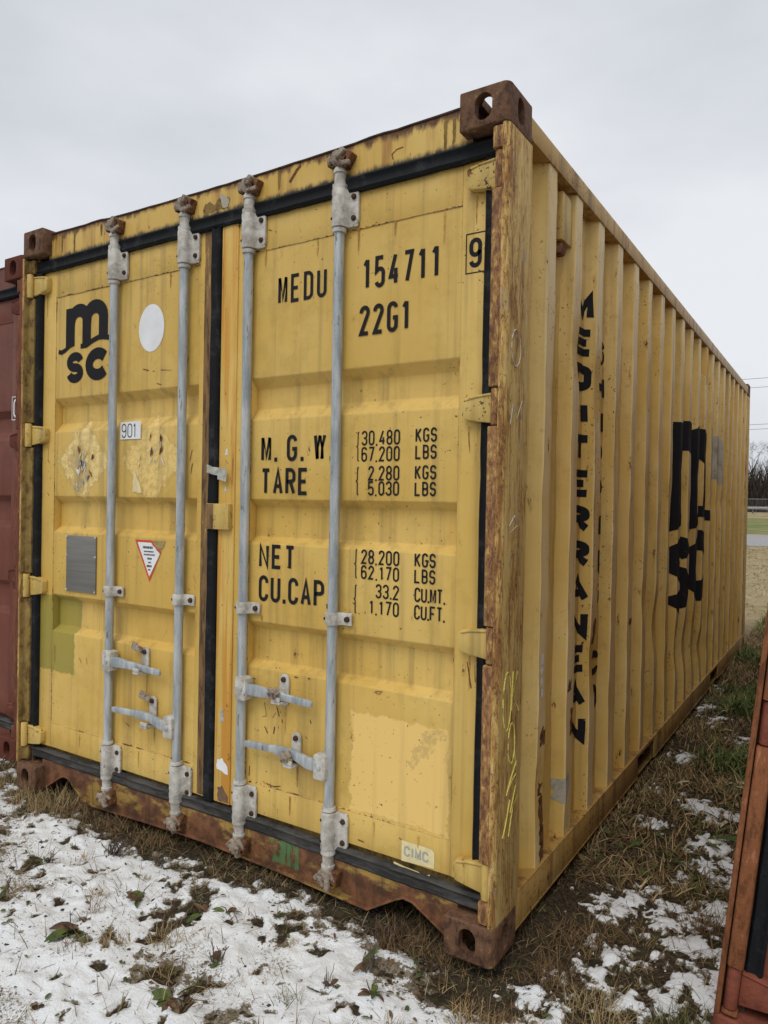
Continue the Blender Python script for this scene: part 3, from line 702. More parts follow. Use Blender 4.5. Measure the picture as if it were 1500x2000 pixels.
for z0, a, b in ((1.557, 'KGS', .0), (1.503, 'LBS', 0), (1.438, 'KGS', 0), (1.385, 'LBS', 0)): T_(1, a, 2.110, 2.188, z0, z0+.046, .0062, .0225)
for z0, z1 in ((1.498, 1.601), (1.384, 1.483), (1.104, 1.206), (.986, 1.086)): T_(1, '{', 1.879, 1.893, z0, z1, .004, .014)
T_(1, 'NET', 1.452, 1.622, 1.114, 1.203, .0135, .047)
T_(1, 'CU.CAP.', 1.453, 1.780, .992, 1.088, .0135, .046, {'.': .0135})
T_(1, '28,200', 1.908, 2.058, 1.156, 1.205, .0062, .0235, {',': .008})
T_(1, '62,170', 1.908, 2.058, 1.105, 1.152, .0062, .0235, {',': .008, '1': .018})
T_(1, '33.2', 1.968, 2.059, 1.045, 1.093, .0062, .0235, {'.': .006})
T_(1, '1,170', 1.944, 2.060, .990, 1.038, .0062, .0235, {',': .008, '1': .018})
for z0, a, x1 in ((1.158, 'KGS', 2.192), (1.106, 'LBS', 2.192)): T_(1, a, 2.115, x1, z0, z0+.046, .0062, .0225)
T_(1, 'CU.MT.', 2.117, 2.228, 1.046, 1.093, .0062, .022, {'.': .006}); T_(1, 'CU.FT.', 2.117, 2.228, .990, 1.037, .0062, .022, {'.': .006})
# ---------------- logo (letters m, s, c with a wave under the m), on the left door and large on the side
def logo(sc, sh=1., tk=1.):
    """unit: m is .30 wide, .19 tall; returns quads in local (x,z), origin at the lower left of the m"""
    Q = []; t = .064*tk
    def add(pts, tt, k=0): Q.extend([[(p.x*sc, p.y*sc*sh, k) for p in q] for q in ribbon(pts, tt)])
    add([(.032, .0), (.032, .176)], t, 0)
    add([(.034, .095)]+arc(.095, .112, .056, .048, 170, 0, 10)+[(.151, .004)], t*.92, 1)
    add([(.151, .095)]+arc(.210, .114, .058, .050, 170, 0, 10)+[(.268, .020)], t*.95, 2)
    add([(-.052, -.016), (-.030, -.022), (-.004, -.014), (.030, .004), (.062, .010)], .020, 3)
    add([(.11, -.006), (.150, -.006), (.19, .010), (.235, .022), (.27, .020), (.318, .012)], .022, 4)
    return Q
def logo_sc(sc, sh=1., tk=1.):
    Q = []
    def add(pts, tt, k=0): Q.extend([[(p.x*sc, p.y*sc*sh, k) for p in q] for q in ribbon(pts, tt)])
    cz = -.098; ry = .025; rx = .040
    add(arc(.070, cz+ry, rx, ry, 8, 262, 14)+arc(.070, cz-ry, rx, ry, 82, -172, 14), .039*tk, 0)
    add(arc(.232, cz+.003, .060, .047, 38, 322, 20), .050*tk, 1)
    return Q
flat_text([[(p[0]+.257, p[1]+2.046, p[2]) for p in q] for q in logo(1.0, .98)+logo_sc(1.0, 1.0)], YP, 'logo', BK, DR[0])
# ---------------- stickers and plates on the left door
flat_text([[(p[0], p[1]) for p in arc(.839, 2.068, .078, .098, 0, 360, 40)[:-1]]], YP, 'oval_sticker', MT['white'], DR[0])
lb = flat_text([[(.652, 1.613), (.783, 1.612), (.782, 1.688), (.652, 1.686)]], YP-.0006, 'number_label', MT['white'], DR[0])
flat_text([[(p[0]*1., p[1], p[2]) for p in q] for q in text_quads('901', .661, 1.619, .030, .060, .0045, .008, {'1': .016})], YP-.0012, 'handwriting', MT['ink'], DR[0])
pl = MB().box(.291, .502, YD-.0035, YD+.003, .939, 1.190).build('data_plate', MT['plate'], DR[0], bevel=.001)
for x in (.293, .498):
    for z in (.945, 1.10, 1.185): MB().tube([(x, YD-.003, z), (x, YD-.007, z)], [.006, .004], 8).build('rivet', MT['bracket'], DR[0])
TRI = [(.757, 1.190), (.943, 1.190), (.850, 1.019)]
flat_text([[TRI[0], (.866, 1.190), (.872, 1.178), (.883, 1.171), (.890, 1.160), (.905, 1.150), (.918, 1.148), (.925, 1.1565), TRI[2]][:]], YP-.0004, 'triangle_sticker', MT['red_print'], DR[0])
flat_text([[(.774, 1.180), (.860, 1.180), (.868, 1.170), (.885, 1.160), (.893, 1.150), (.905, 1.143), (.912, 1.135), (.850, 1.040)]], YP-.0008, 'triangle_face', MT['white'], DR[0])
flat_text([[(.868, 1.190), (.943, 1.190), (.926, 1.158), (.905, 1.152), (.888, 1.164)]], YP-.0002, 'sticker_glue', plain('dried_glue', (.36, .27, .11), .7, .25, 80), DR[0])
tq = []
for z, a, b, s_ in ((1.160, .808, .872, .010), (1.143, .815, .876, .006), (1.130, .815, .884, .006), (1.114, .837, .862, .008), (1.098, .842, .860, .006), (1.083, .834, .868, .009), (1.068, .842, .860, .006)):
    x = a
    while x < b-.003:
        ww = random.uniform(.003, .008); tq.append([(x, z-s_/2), (x+ww*.75, z-s_/2), (x+ww*.75, z+s_/2), (x, z+s_/2)]); x += ww
flat_text(tq, YP-.0012, 'small_print', MT['ink'], DR[0])
flat_text([[(x, z) for x, z in jag([(.735, 1.39), (.80, 1.385), (.74, 1.49)], .003, .02, 3)]], YP-.0003, 'label_residue', MT['cream'], DR[0])
# ---------------- stickers on the right door
flat_text([[(2.089, .206), (2.209, .213), (2.209, .262), (2.200, .272), (2.089, .273)]], YD+.001-.0016, 'maker_label', MT['cream'], DR[1])
flat_text(text_quads('CIMC', 2.098, .2245, .023, .034, .0065, .004, {'I': .010}), YD+.001-.0024, 'label_print', MT['grey_print'], DR[1])
flat_text([[(p.x, p.y) for p in r] for r in ribbon([(2.06, .192), (2.10, .187), (2.15, .184), (2.175, .179), (2.195, .187)], .007)], YD+.001-.0016, 'chalk_line', MT['cream'], DR[1])
flat_text([jag([(1.262, .330), (1.318, .318), (1.318, .350), (1.292, .376), (1.262, .370)], .003, .012, 5)], YD-.0068, 'torn_label', MT['white'], DR[1])
flat_text([jag([(1.268, .21), (1.325, .21), (1.322, .235), (1.29, .272), (1.268, .26)], .003, .012, 6)], YD-.0066, 'primer_patch', plain('brown_primer', (.17, .10, .06), .8, .2), DR[1])
flat_text([jag([(1.205, 1.465), (1.262, 1.455), (1.262, 1.440), (1.308, 1.432), (1.310, 1.478), (1.25, 1.486), (1.205, 1.496)], .002, .012, 8)], .0325, 'tape_scrap', MT['tape'], DR[1])
for (cx, cz, a_, b_) in ((1.286, 1.545, .008, .016), (1.284, 1.405, .006, .010), (1.285, .54, .010, .03)):
    flat_text([jag([(cx-a_, cz-b_), (cx+a_, cz-b_*.6), (cx+a_*.6, cz+b_), (cx-a_*.4, cz+b_*.7)], .002, .008, int(cz*100))], YD-.0067, 'paper_scrap', MT['scuff'] if cz > 1 else MT['tape'], DR[1])
# ---------------- scratches, rust marks and peeled scraps
MARKS = [[(.790, 1.902), (.825, 1.893)], [(.850, 1.889), (.862, 1.888)], [(.90, 1.889), (.965, 1.884)], [(.875, 1.836), (.905, 1.829)], [(1.49, .621), (1.501, .574), (1.481, .567)], [(1.545, .593), (1.53, .571)], [(1.492, .535), (1.507, .511), (1.499, .532)], [(1.541, .54), (1.537, .513)], [(1.574, .573), (1.579, .561)], [(1.703, .596), (1.708, .581)], [(1.683, .533), (1.693, .524)], [(1.629, .735), (1.646, .734)], [(1.69, .738), (1.701, .738)], [(1.974, .735), (2.001, .74), (1.989, .728), (1.97, .733)], [(1.422, .375), (1.42, .336)], [(1.549, .616), (1.562, .581)], [(.135, 1.535), (.151, 1.518)], [(.135, 1.383), (.151, 1.369)], [(.713, .408), (.737, .399)], [(.439, .649), (.447, .621)], [(.391, .643), (.403, .622)], [(1.506, .326), (1.543, .322), (1.575, .332)], [(1.473, 2.353), (1.491, 2.347)], [(1.505, 2.342), (1.513, 2.337)], [(1.918, .228), (1.943, .226)], [(2.079, .277), (2.09, .273)], [(2.321, 2.075), (2.345, 2.06)], [(1.09, 1.559), (1.077, 1.515)], [(1.094, 1.505), (1.084, 1.464)], [(1.064, 1.927), (1.045, 1.882)], [(.205, .68), (.207, .60)], [(2.30, 1.58), (2.305, 1.52)], [(2.31, .88), (2.325, .80)], [(2.335, .87), (2.338, .82)], [(.23, 2.30), (.24, 2.296)]]
rk = random.Random(5)
for mk in MARKS:
    sd_ = 0 if mk[0][0] < 1.2 else 1; th = rk.uniform(.0018, .0042); inner = ((.184 < mk[0][0] < 1.124) or (1.40 < mk[0][0] < 2.264)) and .316 < mk[0][1] < 2.283
    qd = [[(p.x+rk.uniform(-.001, .001), p.y+rk.uniform(-.001, .001)) for p in q] for q in ribbon(mk, th)]
    flat_text(qd, (YP if inner else YD-.0009 if not 1.24 < mk[0][0] < 1.335 else YD-.0068), 'rust_scratch', MT['keeper'], DR[sd_])
for k in range(46):        # torn silver and pale shards of old placards
    cx, cz = ((.395, 1.50), (.86, 1.54))[k % 3 == 2]; a = rk.uniform(0, 6.28); q = rk.uniform(.01, .11); x, z = cx+q*math.cos(a)*.8, cz+q*math.sin(a); le, wd = rk.uniform(.008, .032), rk.uniform(.003, .010); t_ = rk.uniform(.9, 2.2)
    d1, d2 = Vector((math.cos(t_), math.sin(t_)))*le, Vector((-math.sin(t_), math.cos(t_)))*wd; c_ = Vector((x, z)); yo = YP-.0003-.00006*k
    if z < 1.39 or z > 1.64: continue
    mb = MB(); P_ = [c_-d1, c_-d2*.8, c_+d1*.8, c_+d2]; mb.quad(*[(p.x, yo-(.003 if i == 2 else 0), p.y) for i, p in enumerate(P_)])
    mb.build('placard_shard', (MT['scuff'], MT['cream'], MT['keeper'], MT['galv'])[k % 4], DR[0], recalc=False, smooth=False)
RUN = plain('rust_run', (.42, .22, .055), .7, .3, 70); RUN2 = plain('faint_rust_run', (.54, .33, .08), .65, .2, 70)
for k, (x_, z_, h_, sd_) in enumerate(((2.312, 2.300, .09, 1), (2.325, 1.600, .13, 1), (2.300, 1.598, .06, 1), (2.318, .898, .11, 1), (2.337, .895, .07, 1), (2.322, .200, .0, 1), (.118, 2.298, .10, 0), (.140, 1.602, .07, 0), (.130, .900, .08, 0), (1.875, 2.295, .09, 1), (1.46, 2.29, .07, 1), (1.59, .622, .10, 1), (1.65, .422, .08, 1), (.842, .628, .08, 0), (.893, .432, .07, 0), (2.02, 2.28, .05, 1), (2.20, 2.275, .10, 1), (1.70, 2.278, .06, 1), (.95, 2.275, .06, 0), (.40, .30, .06, 0), (.80, .305, .07, 0), (1.62, .305, .07, 1), (1.98, .302, .05, 1), (2.15, .30, .04, 1), (.33, .94, .0, 0), (.705, .940, .10, 0), (1.130, .940, .12, 0), (1.47, .940, .09, 1), (1.885, .940, .14, 1))):
    if h_ < .02: continue
    inn = ((.19 < x_ < 1.12) or (1.41 < x_ < 2.26)) and .32 < z_-h_ and z_ < 2.28
    if inn and any(a_ > z_-h_ > d_ or a_ > z_ > d_ or (z_ > a_ and z_-h_ < d_) for (a_, d_) in ((1.82, 1.655), (1.372, 1.198), (.92, .74))): h_ = max(.02, z_-.918) if z_ > .918 else 0
    if h_ < .015: continue
    flat_text([jag([(x_-.0016, z_-h_), (x_+.0012, z_-h_*.94), (x_+.003, z_-h_*.4), (x_+.0045, z_), (x_-.004, z_), (x_-.003, z_-h_*.5)], .0007, .008, 300+k)], YP-.0001 if inn else YD-.0007, 'rust_run', RUN if k % 3 == 0 else RUN2, DR[sd_])
HDR = [o for o in HERO.children if o.name.startswith('door_header')][0]
flat_text([[(p.x, p.y) for p in q] for q in ribbon([(1.629, 2.548), (1.611, 2.535), (1.579, 2.499)], .011)], .0488, 'rust_scratch', MT['keeper'], HDR)
flat_text([jag([(1.144, 2.470), (1.152, 2.505), (1.18, 2.512), (1.208, 2.494), (1.239, 2.526), (1.288, 2.503), (1.278, 2.470)], .004, .012, 2)], .0486, 'peeled_patch', MT['yellow']['inner'], HDR)
flat_text([jag([(1.235, 2.520), (1.245, 2.528), (1.285, 2.502), (1.276, 2.474), (1.25, 2.472)], .003, .012, 3)], .0480, 'peeled_patch', MT['greyprimer'], HDR)
flat_text([[(p.x, p.y) for p in q] for q in ribbon([(2.052, 2.508), (2.027, 2.506), (2.009, 2.494), (2.014, 2.476)], .003)], .0488, 'rust_scratch', MT['keeper'], HDR)
for x_, h_ in ((2.205, .10), (2.235, .08), (1.53, .07), (.33, .09), (.24, .08), (.52, .05)):
    flat_text([jag([(x_-.005, 2.55-h_), (x_+.004, 2.55-h_*.9), (x_+.006, 2.552), (x_-.006, 2.552)], .0015, .01, int(x_*100))], .0487, 'rust_streak', MT['yellow']['inner'], HDR)
# ---------------- lettering and marks on the side wall
def on_side(polys, name, mat, off=.0016):
    """flat polygons in (y,z) cut at the corrugation folds and laid on the side wall"""
    bm = bmesh.new()
    for q in polys:
        try: bm.faces.new([bm.verts.new((p[0], p[1], (p[2] if len(p) > 2 else 0)*.00015)) for p in q])
        except ValueError: pass
    ys = [v.co.x for v in bm.verts]; zs = [v.co.y for v in bm.verts]
    for y in YBR:
        if min(ys) < y < max(ys): bmesh.ops.bisect_plane(bm, geom=bm.verts[:]+bm.edges[:]+bm.faces[:], plane_co=(y, 0, 0), plane_no=(1, 0, 0))
    for z in ZROWS:
        if min(zs) < z < max(zs): bmesh.ops.bisect_plane(bm, geom=bm.verts[:]+bm.edges[:]+bm.faces[:], plane_co=(0, z, 0), plane_no=(0, 1, 0))
    for v in bm.verts:
        y, z, k = v.co; v.co = (sx(y, z)+off+k, y-off*.5, z)
    me = bpy.data.meshes.new(name); bm.to_mesh(me); bm.free(); me.materials.append(mat)
    return link(name, me, SW)
BS = MT['black_side']
word = 'MEDITERRANEAN'; ztop, zbot = 2.205, .425
hl = .107; pz = (ztop-zbot-hl)/(len(word)-1)
FOLD = SLP/math.hypot(SLP, XO-XI)
def fold(qs, ys): return [[(ys+p[0]*(FOLD if p[0] > 0 else 1), p[1], p[2]) for p in q] for q in qs]
def cut0(qs):
    """split stroke quads at the foot of the fold (s = 0)"""
    out = []
    for q in qs:
        for sg in (1, -1):
            r_ = []
            for a, b in zip(q, q[1:]+q[:1]):
                if a[0]*sg >= 0: r_.append(a)
                if a[0]*b[0] < 0: t = a[0]/(a[0]-b[0]); r_.append((0., a[1]+(b[1]-a[1])*t, a[2]))
            if len(r_) > 2: out.append(r_)
    return out
for i, ch in enumerate(word):
    z = ztop-hl-i*pz
    x0, w_ = (-.088, .126) if ch != 'I' else (-.018, .042)
    on_side(fold(cut0(text_quads(ch, x0, z, w_, hl, {'E': .029, 'I': .042, 'T': .031, 'A': .029, 'R': .030, 'N': .031, 'M': .031}.get(ch, .034), 0)), RIDGE[2]-FLT-SLP), 'letter', BS)
word = 'SHIPPING CO'
for i, ch in enumerate(word):
    if ch == ' ': continue
    z = 2.07-hl-i*(2.07-.50-hl)/(len(word)-1)
    x0, w_ = (-.126, .124) if ch != 'I' else (-.042, .040)
    on_side(fold(cut0(text_quads(ch, x0, z, w_, hl, .030, 0)), RIDGE[2+1]-FLT-SLP), 'letter', BS)
on_side([[(max(p[0]+2.55, 2.47), p[1]+1.275, p[2]) for p in q] for q in logo(4.0, .86, .92)], 'side_logo', BS)
for k in (0, 1): on_side([[(p[0]+2.53, p[1]+1.335, p[2]) for p in q] for q in logo_sc(4.0, .95, .74) if q[0][2] == k], 'side_logo', BS)
for i, (z, hh, ww) in enumerate(((.846, .018, .012), (.808, .018, .017), (.772, .020, .017), (.733, .014, .012))):
    c = .392
    q = [(c-ww, z-hh), (c+ww*.8, z-hh), (c+ww, z+hh), (c-ww*.8, z+hh)] if i in (0, 3) else [(c, z-hh), (c+ww, z), (c, z+hh), (c-ww, z)]
    on_side([q], 'reflective_mark', MT['white'])
on_side([jag([(3.83, 1.97), (4.02, 1.96), (4.05, 1.93), (4.36, 1.93), (4.40, 1.57), (4.15, 1.56), (4.1, 1.60), (3.84, 1.60)], .012, .05, 4)], 'primer_patch', MT['greyprimer'], .0012)
on_side([jag([(3.29, 2.485), (3.70, 2.485), (3.72, 2.27), (3.55, 2.24), (3.50, 2.30), (3.31, 2.26)], .010, .05, 9)], 'touch_up_paint', MT['yellow']['orange'], .0011)
on_side([jag([(2.72, .63), (2.80, .64), (2.78, .50), (2.74, .44)], .008, .03, 11)], 'white_scuff', MT['scuff'])
on_side([jag([(.62, .365), (.69, .37), (.70, .33), (.66, .27), (.62, .29)], .006, .015, 12)], 'grey_smear', MT['greyprimer'])
rs = MT['keeper']
for k, (y, z, a_, b_) in enumerate(((.44, .58, .05, .028), (.71, .56, .012, .05), (.42, .29, .02, .13), (.68, .70, .02, .02), (.47, .92, .006, .05), (1.56, .83, .03, .012), (2.3, .98, .03, .012), (.99, .86, .02, .05), (2.75, 1.02, .04, .02), (3.1, .45, .08, .02), (3.4, .5, .02, .15))):
    on_side([jag([(y-a_, z-b_), (y+a_, z-b_), (y+a_*.7, z+b_), (y-a_*.8, z+b_)], min(a_, b_)*.5, .012, 40+k)], 'rust_scrape', rs, .0010)
# vent and lashing ring on the side wall
vt = MB().prism([(.53, 2.30), (.64, 2.30), (.64, 2.455), (.60, 2.47), (.53, 2.47)], 'x', XI-.01, XI+.034).build('vent_cover', MT['yellow']['hinge'], SW, bevel=.006)
MB().prism([(.535, 2.255), (.585, 2.255), (.62, 2.2995), (.545, 2.2995)], 'x', XI-.01, XI+.026).build('vent_flap', MT['keeper'], SW, bevel=.004)
MB().tube([(XI+.02+.02*math.cos(a), 1.30, .176+.022*math.sin(a)) for a in [i*math.pi/8 for i in range(17)]], .0045, 8).build('lashing_ring', MT['keeper'], SW)
# ---------------- chalk writing on the near corner post
def chalk(pts, mat, wd=.0035, side=True, name='chalk_mark'):
    mb = MB()
    mb.tube([((W+.0005, p[0], p[1]) if side else (p[0], .0, p[1])) for p in pts], wd*.5, 5)
    return mb.build(name, mat, HERO, recalc=False)
sm = lambda cy, cz, ry, rz, a0=90, a1=450, n=22: arc(cy, cz, ry, rz, a0, a1, n)
chalk(sm(.070, .775, .030, .088), MT['chalk']); chalk([(.112, .858), (.104, .740)], MT['chalk']); chalk([(.150, .852), (.108, .782), (.152, .745), (.160, .728)], MT['chalk'])
chalk(sm(.110, .640, .026, .062, 60, 420), MT['chalk']); chalk([(.132, .665), (.135, .60), (.150, .56)], MT['chalk'])
chalk([(.150, .575), (.095, .515), (.078, .49)], MT['chalk']); chalk([(.085, .50), (.12, .525), (.15, .535), (.150, .50), (.11, .43), (.165, .465)], MT['chalk'])
chalk([(.105, .47), (.075, .40), (.055, .37)], MT['chalk']); chalk([(.130, .44), (.10, .36)], MT['chalk'])
chalk(sm(.085, 1.83, .035, .055, 60, 400), MT['chalkw'], .003); chalk([(.05, 1.60), (.07, 1.66), (.10, 1.62), (.14, 1.68)], MT['chalkw'], .003)
chalk([(.06, 1.30), (.10, 1.33), (.12, 1.30), (.07, 1.28)], MT['chalkw'], .003)
for i in range(3):
    q = sm(.235+.02*i, .66-.11*i, .022, .035, 40, 320, 14); mb = MB().tube([(sx(p[0], p[1])+.001, p[0], p[1]) for p in q], .0013, 4).build('crayon_mark', MT['pencil'], SW, recalc=False)

# ================================================================ neighbouring containers
LC, LD, _ = container('shipping_container', MT['maroon'], (-.27-W, .165, 0), (0, 0, 0))
tag(LC, 'dark maroon shipping container behind the left edge of the yellow one, only its corner showing', 'container')
flat_text([[(p.x, p.y) for p in r] for r in ribbon([(2.265, 1.765), (2.335, 1.765), (2.335, 1.885), (2.265, 1.885)], .004, True)]+text_quads('0', 2.277, 1.776, .046, .098, .010, 0), YD-.0012, 'lettering', MT['white'], LD[1])
RC, RD, _ = container('shipping_container', MT['redor'], (3.010, .05, -.035), (0, R_(5.5), 0), HZ=(2.26, 1.57, .875, .190), solid=True)
tag(RC, 'orange-red shipping container at the right edge, tilted, dark door seal beside its rusty post', 'container')

# ================================================================ terrain
def vnoise(x, y, seed=0):
    xi = np.floor(x).astype(np.int64); yi = np.floor(y).astype(np.int64); fx = x-xi; fy = y-yi
    fx = fx*fx*(3-2*fx); fy = fy*fy*(3-2*fy)
    def h(a, b):
        n = (a*374761393+b*668265263+seed*974634353) & 0xffffffff
        n = ((n ^ (n >> 13))*1274126177) & 0xffffffff
        return ((n ^ (n >> 16)) & 0xffff)/65535.
    return (h(xi, yi)*(1-fx)+h(xi+1, yi)*fx)*(1-fy)+(h(xi, yi+1)*(1-fx)+h(xi+1, yi+1)*fx)*fy
def fbm(x, y, f, oct=4, seed=0, g=.5):
    s = 0; a = 1; t = 0
    for i in range(oct): s = s+a*vnoise(x*f+17.3*i, y*f-9.1*i, seed+i); t += a; a *= g; f *= 2.03
    return s/t
def ss(x, a, b): t = np.clip((x-a)/(b-a), 0, 1); return t*t*(3-2*t)
def gz(x, y):
    """ground height"""
    near = np.exp(-((x-1.5)/9)**2-((y-1)/12)**2)
    z = -.012+(fbm(x, y, 2.2, 3, 1)-.5)*.05*near+(fbm(x, y, 14, 4, 2)-.5)*.030*near
    z = z-.030*np.exp(-((x-2.36)/.28)**2-((y+.02)/.28)**2)
    z = z+.72*ss(y, 44, 76)+.55*ss(y, 76, 82)+1.5*ss(y, 100, 260)
    return z
SLX = [-6, -.6, .09, .36, .56, .81, 1.10, 1.37, 1.57, 1.87, 2.13, 2.22, 2.27, 2.39, 2.54, 2.68, 3.0, 6]
SLY = [-.15, -.13, -.11, -.09, -.05, -.10, -.10, -.10, -.05, -.04, -.065, -.10, -.13, -.18, -.12, -.13, -.30, -.35]
BLOB = [(2.56, -.01, .05), (2.64, -.06, .05), (2.66, .206, .035), (2.64, .60, .075), (2.70, .72, .07), (2.79, .93, .06), (2.72, .54, .05), (2.81, .62, .09), (2.86, .50, .10), (2.90, .44, .06), (2.95, .30, .06), (2.88, .16, .07), (2.78, .12, .05), (2.86, 1.27, .08), (2.90, 1.45, .08), (2.88, 1.60, .07), (2.49, 3.50, .06), (2.48, 4.1, .05), (2.56, 2.30, .05), (2.51, 1.82, .03), (2.70, .35, .05), (2.92, .75, .07), (2.94, 1.0, .08), (2.90, 2.1, .06), (2.8, 2.9, .05), (2.74, 1.62, .05), (2.62, 1.35, .03), (2.93, 2.6, .08), (2.6, 3.2, .05), (-.35, -.02, .10), (-.12, .10, .07)]
def smask(x, y):
    """> 0 where snow lies"""
    n1 = fbm(x, y, 7, 4, 11)-.5; n2 = fbm(x, y, 26, 4, 12)-.5
    n3 = fbm(x, y, 85, 3, 13)-.5
    m = (np.interp(x, SLX, SLY)-y)/.10+n1*1.7+n2*2.0+n3*1.2+.75
    m = np.minimum(m, 1.6)
    hole = fbm(x, y, 5.5, 4, 31); m = m-np.clip(hole-.655, 0, 1)*20*(.6+n2*2)
    hole2 = fbm(x, y, 21, 3, 33); m = m-np.clip(hole2-.66, 0, 1)*16
    b = np.full_like(x, -9.)
    for (bx, by, r) in BLOB: b = np.maximum(b, (r*1.45-np.hypot(x-bx, (y-by)*.8))/.05)
    b = b*.8+n1*3.0+n2*5.0+n3*3.0
    b = np.where(y > -.35, b, -9)
    far = (fbm(x, y, 1.3, 4, 41)-.63)*12+n2*2
    far = np.where((y < -1.3) | (x < -.8) | (x > 3.4), np.minimum(far+ss(-y, 1.0, 2.5)*2.2, 1.5), -9)
    far = np.where(y > 3, -9, far)
    return np.maximum(np.maximum(m, b), np.where(x > 3.4, far, -9))
def grid_mesh(name, xs, ys, zf, mat, keep=None, cov=None):
    X, Y = np.meshgrid(xs, ys); Z = zf(X, Y); nx, ny = len(xs), len(ys)
    co = np.stack([X, Y, Z], -1).reshape(-1, 3).astype(np.float32); cv = cov(X, Y).reshape(-1) if cov else None
    i = np.arange((ny-1)*(nx-1)); a = (i//(nx-1))*nx+i % (nx-1)
    F = np.stack([a, a+1, a+1+nx, a+nx], -1)
    if keep is not None:
        K = keep(X, Y).reshape(-1); F = F[K[F].any(1)]
        used = np.unique(F); mp_ = np.zeros(len(co), np.int64); mp_[used] = np.arange(len(used)); F = mp_[F]; co = co[used]; cv = cv[used] if cov else None
    me = bpy.data.meshes.new(name); me.vertices.add(len(co)); me.vertices.foreach_set('co', co.ravel())
    me.loops.add(F.size); me.loops.foreach_set('vertex_index', F.ravel().astype(np.int32))
    me.polygons.add(len(F)); me.polygons.foreach_set('loop_start', np.arange(0, F.size, 4, dtype=np.int32))
    me.update(calc_edges=True); me.shade_smooth(); me.materials.append(mat)
    if cov: me.attributes.new('cover', 'FLOAT', 'POINT').data.foreach_set('value', cv.astype(np.float32))
    return link(name, me)
def axis(*seg):
    out = [seg[0][0]]
    for a, b, st in seg: out += list(np.arange(a+st, b+1e-6, st))
    return np.array(sorted(set(np.round(out, 5))))
g = G('winter_soil'); c = g.co(); yy = g.xyz()[1]
n = g.noise(c, 3, 6, .65); n2 = g.noise(c, 60, 6, .75)
col = g.mix(g.step(n2, .35, .66), (.028, .021, .015), (.10, .074, .045))
col = g.mix(g.step(n, .52, .66, 0, .5), col, (.055, .062, .026))
far = g.mix(g.step(g.noise(c, .9, 6, .7), .46, .66), (.38, .295, .17), (.22, .20, .08))
far = g.mix(g.step(g.noise(c, 7, 6, .75), .52, .68, 0, .7), far, (.13, .10, .055))
col = g.mix(g.step(yy, 5.5, 9), col, far)
soil = g.fin(col, .95, 0, g.bump(n2, .8, .02), .15)
xs = axis((-900, -60, 40), (-60, -12, 4), (-12, -3, .5), (-3, 4.6, .03), (4.6, 14, .5), (14, 60, 4), (60, 900, 40))
ys = axis((-400, -20, 20), (-20, -3, .5), (-3, 7, .03), (7, 20, .4), (20, 130, 3), (130, 1200, 40))
gr = grid_mesh('ground', xs, ys, gz, soil); gr['kind'] = 'structure'
# snow
g = G('thin_snow'); c = g.co(); n = g.noise(c, 120, 5, .7); big = g.noise(c, 5, 5, .65)
cvn = g.t.nodes.new('ShaderNodeAttribute'); cvn.attribute_name = 'cover'; cover = cvn.outputs['Fac']
col = g.mix(g.step(big, .4, .7), (.80, .825, .85), (.74, .76, .78))
fine = g.add(g.mul(g.noise(c, 95, 5, .75), .65), g.mul(g.noise(g.co((1, .55, 1), (0, 0, .6)), 260, 3, .7), .35))
open_ = g.add(g.math('SUBTRACT', fine, .5), g.math('SUBTRACT', .30, g.mul(cover, .42)))
under = g.mix(g.step(n, .4, .6), (.10, .078, .05), (.26, .22, .16))
col = g.mix(g.step(open_, -.06, .10, 0, .45), col, (.45, .44, .41))
col = g.mix(g.step(open_, .03, .10), col, under)
snowm = g.fin(col, .75, 0, g.bump(g.add(n, g.mul(g.noise(c, 30, 4), 1.5)), .5, .01), .3)
snowm.node_tree.nodes['Principled BSDF'].inputs['Subsurface Weight'].default_value = .0
def sz(x, y):
    m = smask(x, y); t = ss(m, -.15, .8)
    lump = (fbm(x, y, 20, 4, 21)-.42)*.022+(fbm(x, y, 70, 3, 22)-.5)*.007
    return gz(x, y)-.012+t*(.0185+lump*.75)+np.where(m > -.1, 0, -.01)
sxs = axis((-2.6, -.6, .03), (-.6, 3.5, .0085), (3.5, 4.6, .03)); sys_ = axis((-2.6, -1.2, .03), (-1.2, 1.2, .0085), (1.2, 4.6, .025))
def cover(X, Y): return np.clip(ss(smask(X, Y), -.1, 1.5)*1.05-.42*ss(fbm(X, Y, 3.1, 4, 71), .48, .68)*ss(-Y, -.1, .3), 0, 1)
sn = grid_mesh('snow', sxs, sys_, sz, snowm, keep=lambda X, Y: smask(X, Y) > -.2, cov=cover)
tag(sn, 'thin patchy white snow lying on the dry grass', 'snow', kind='stuff')

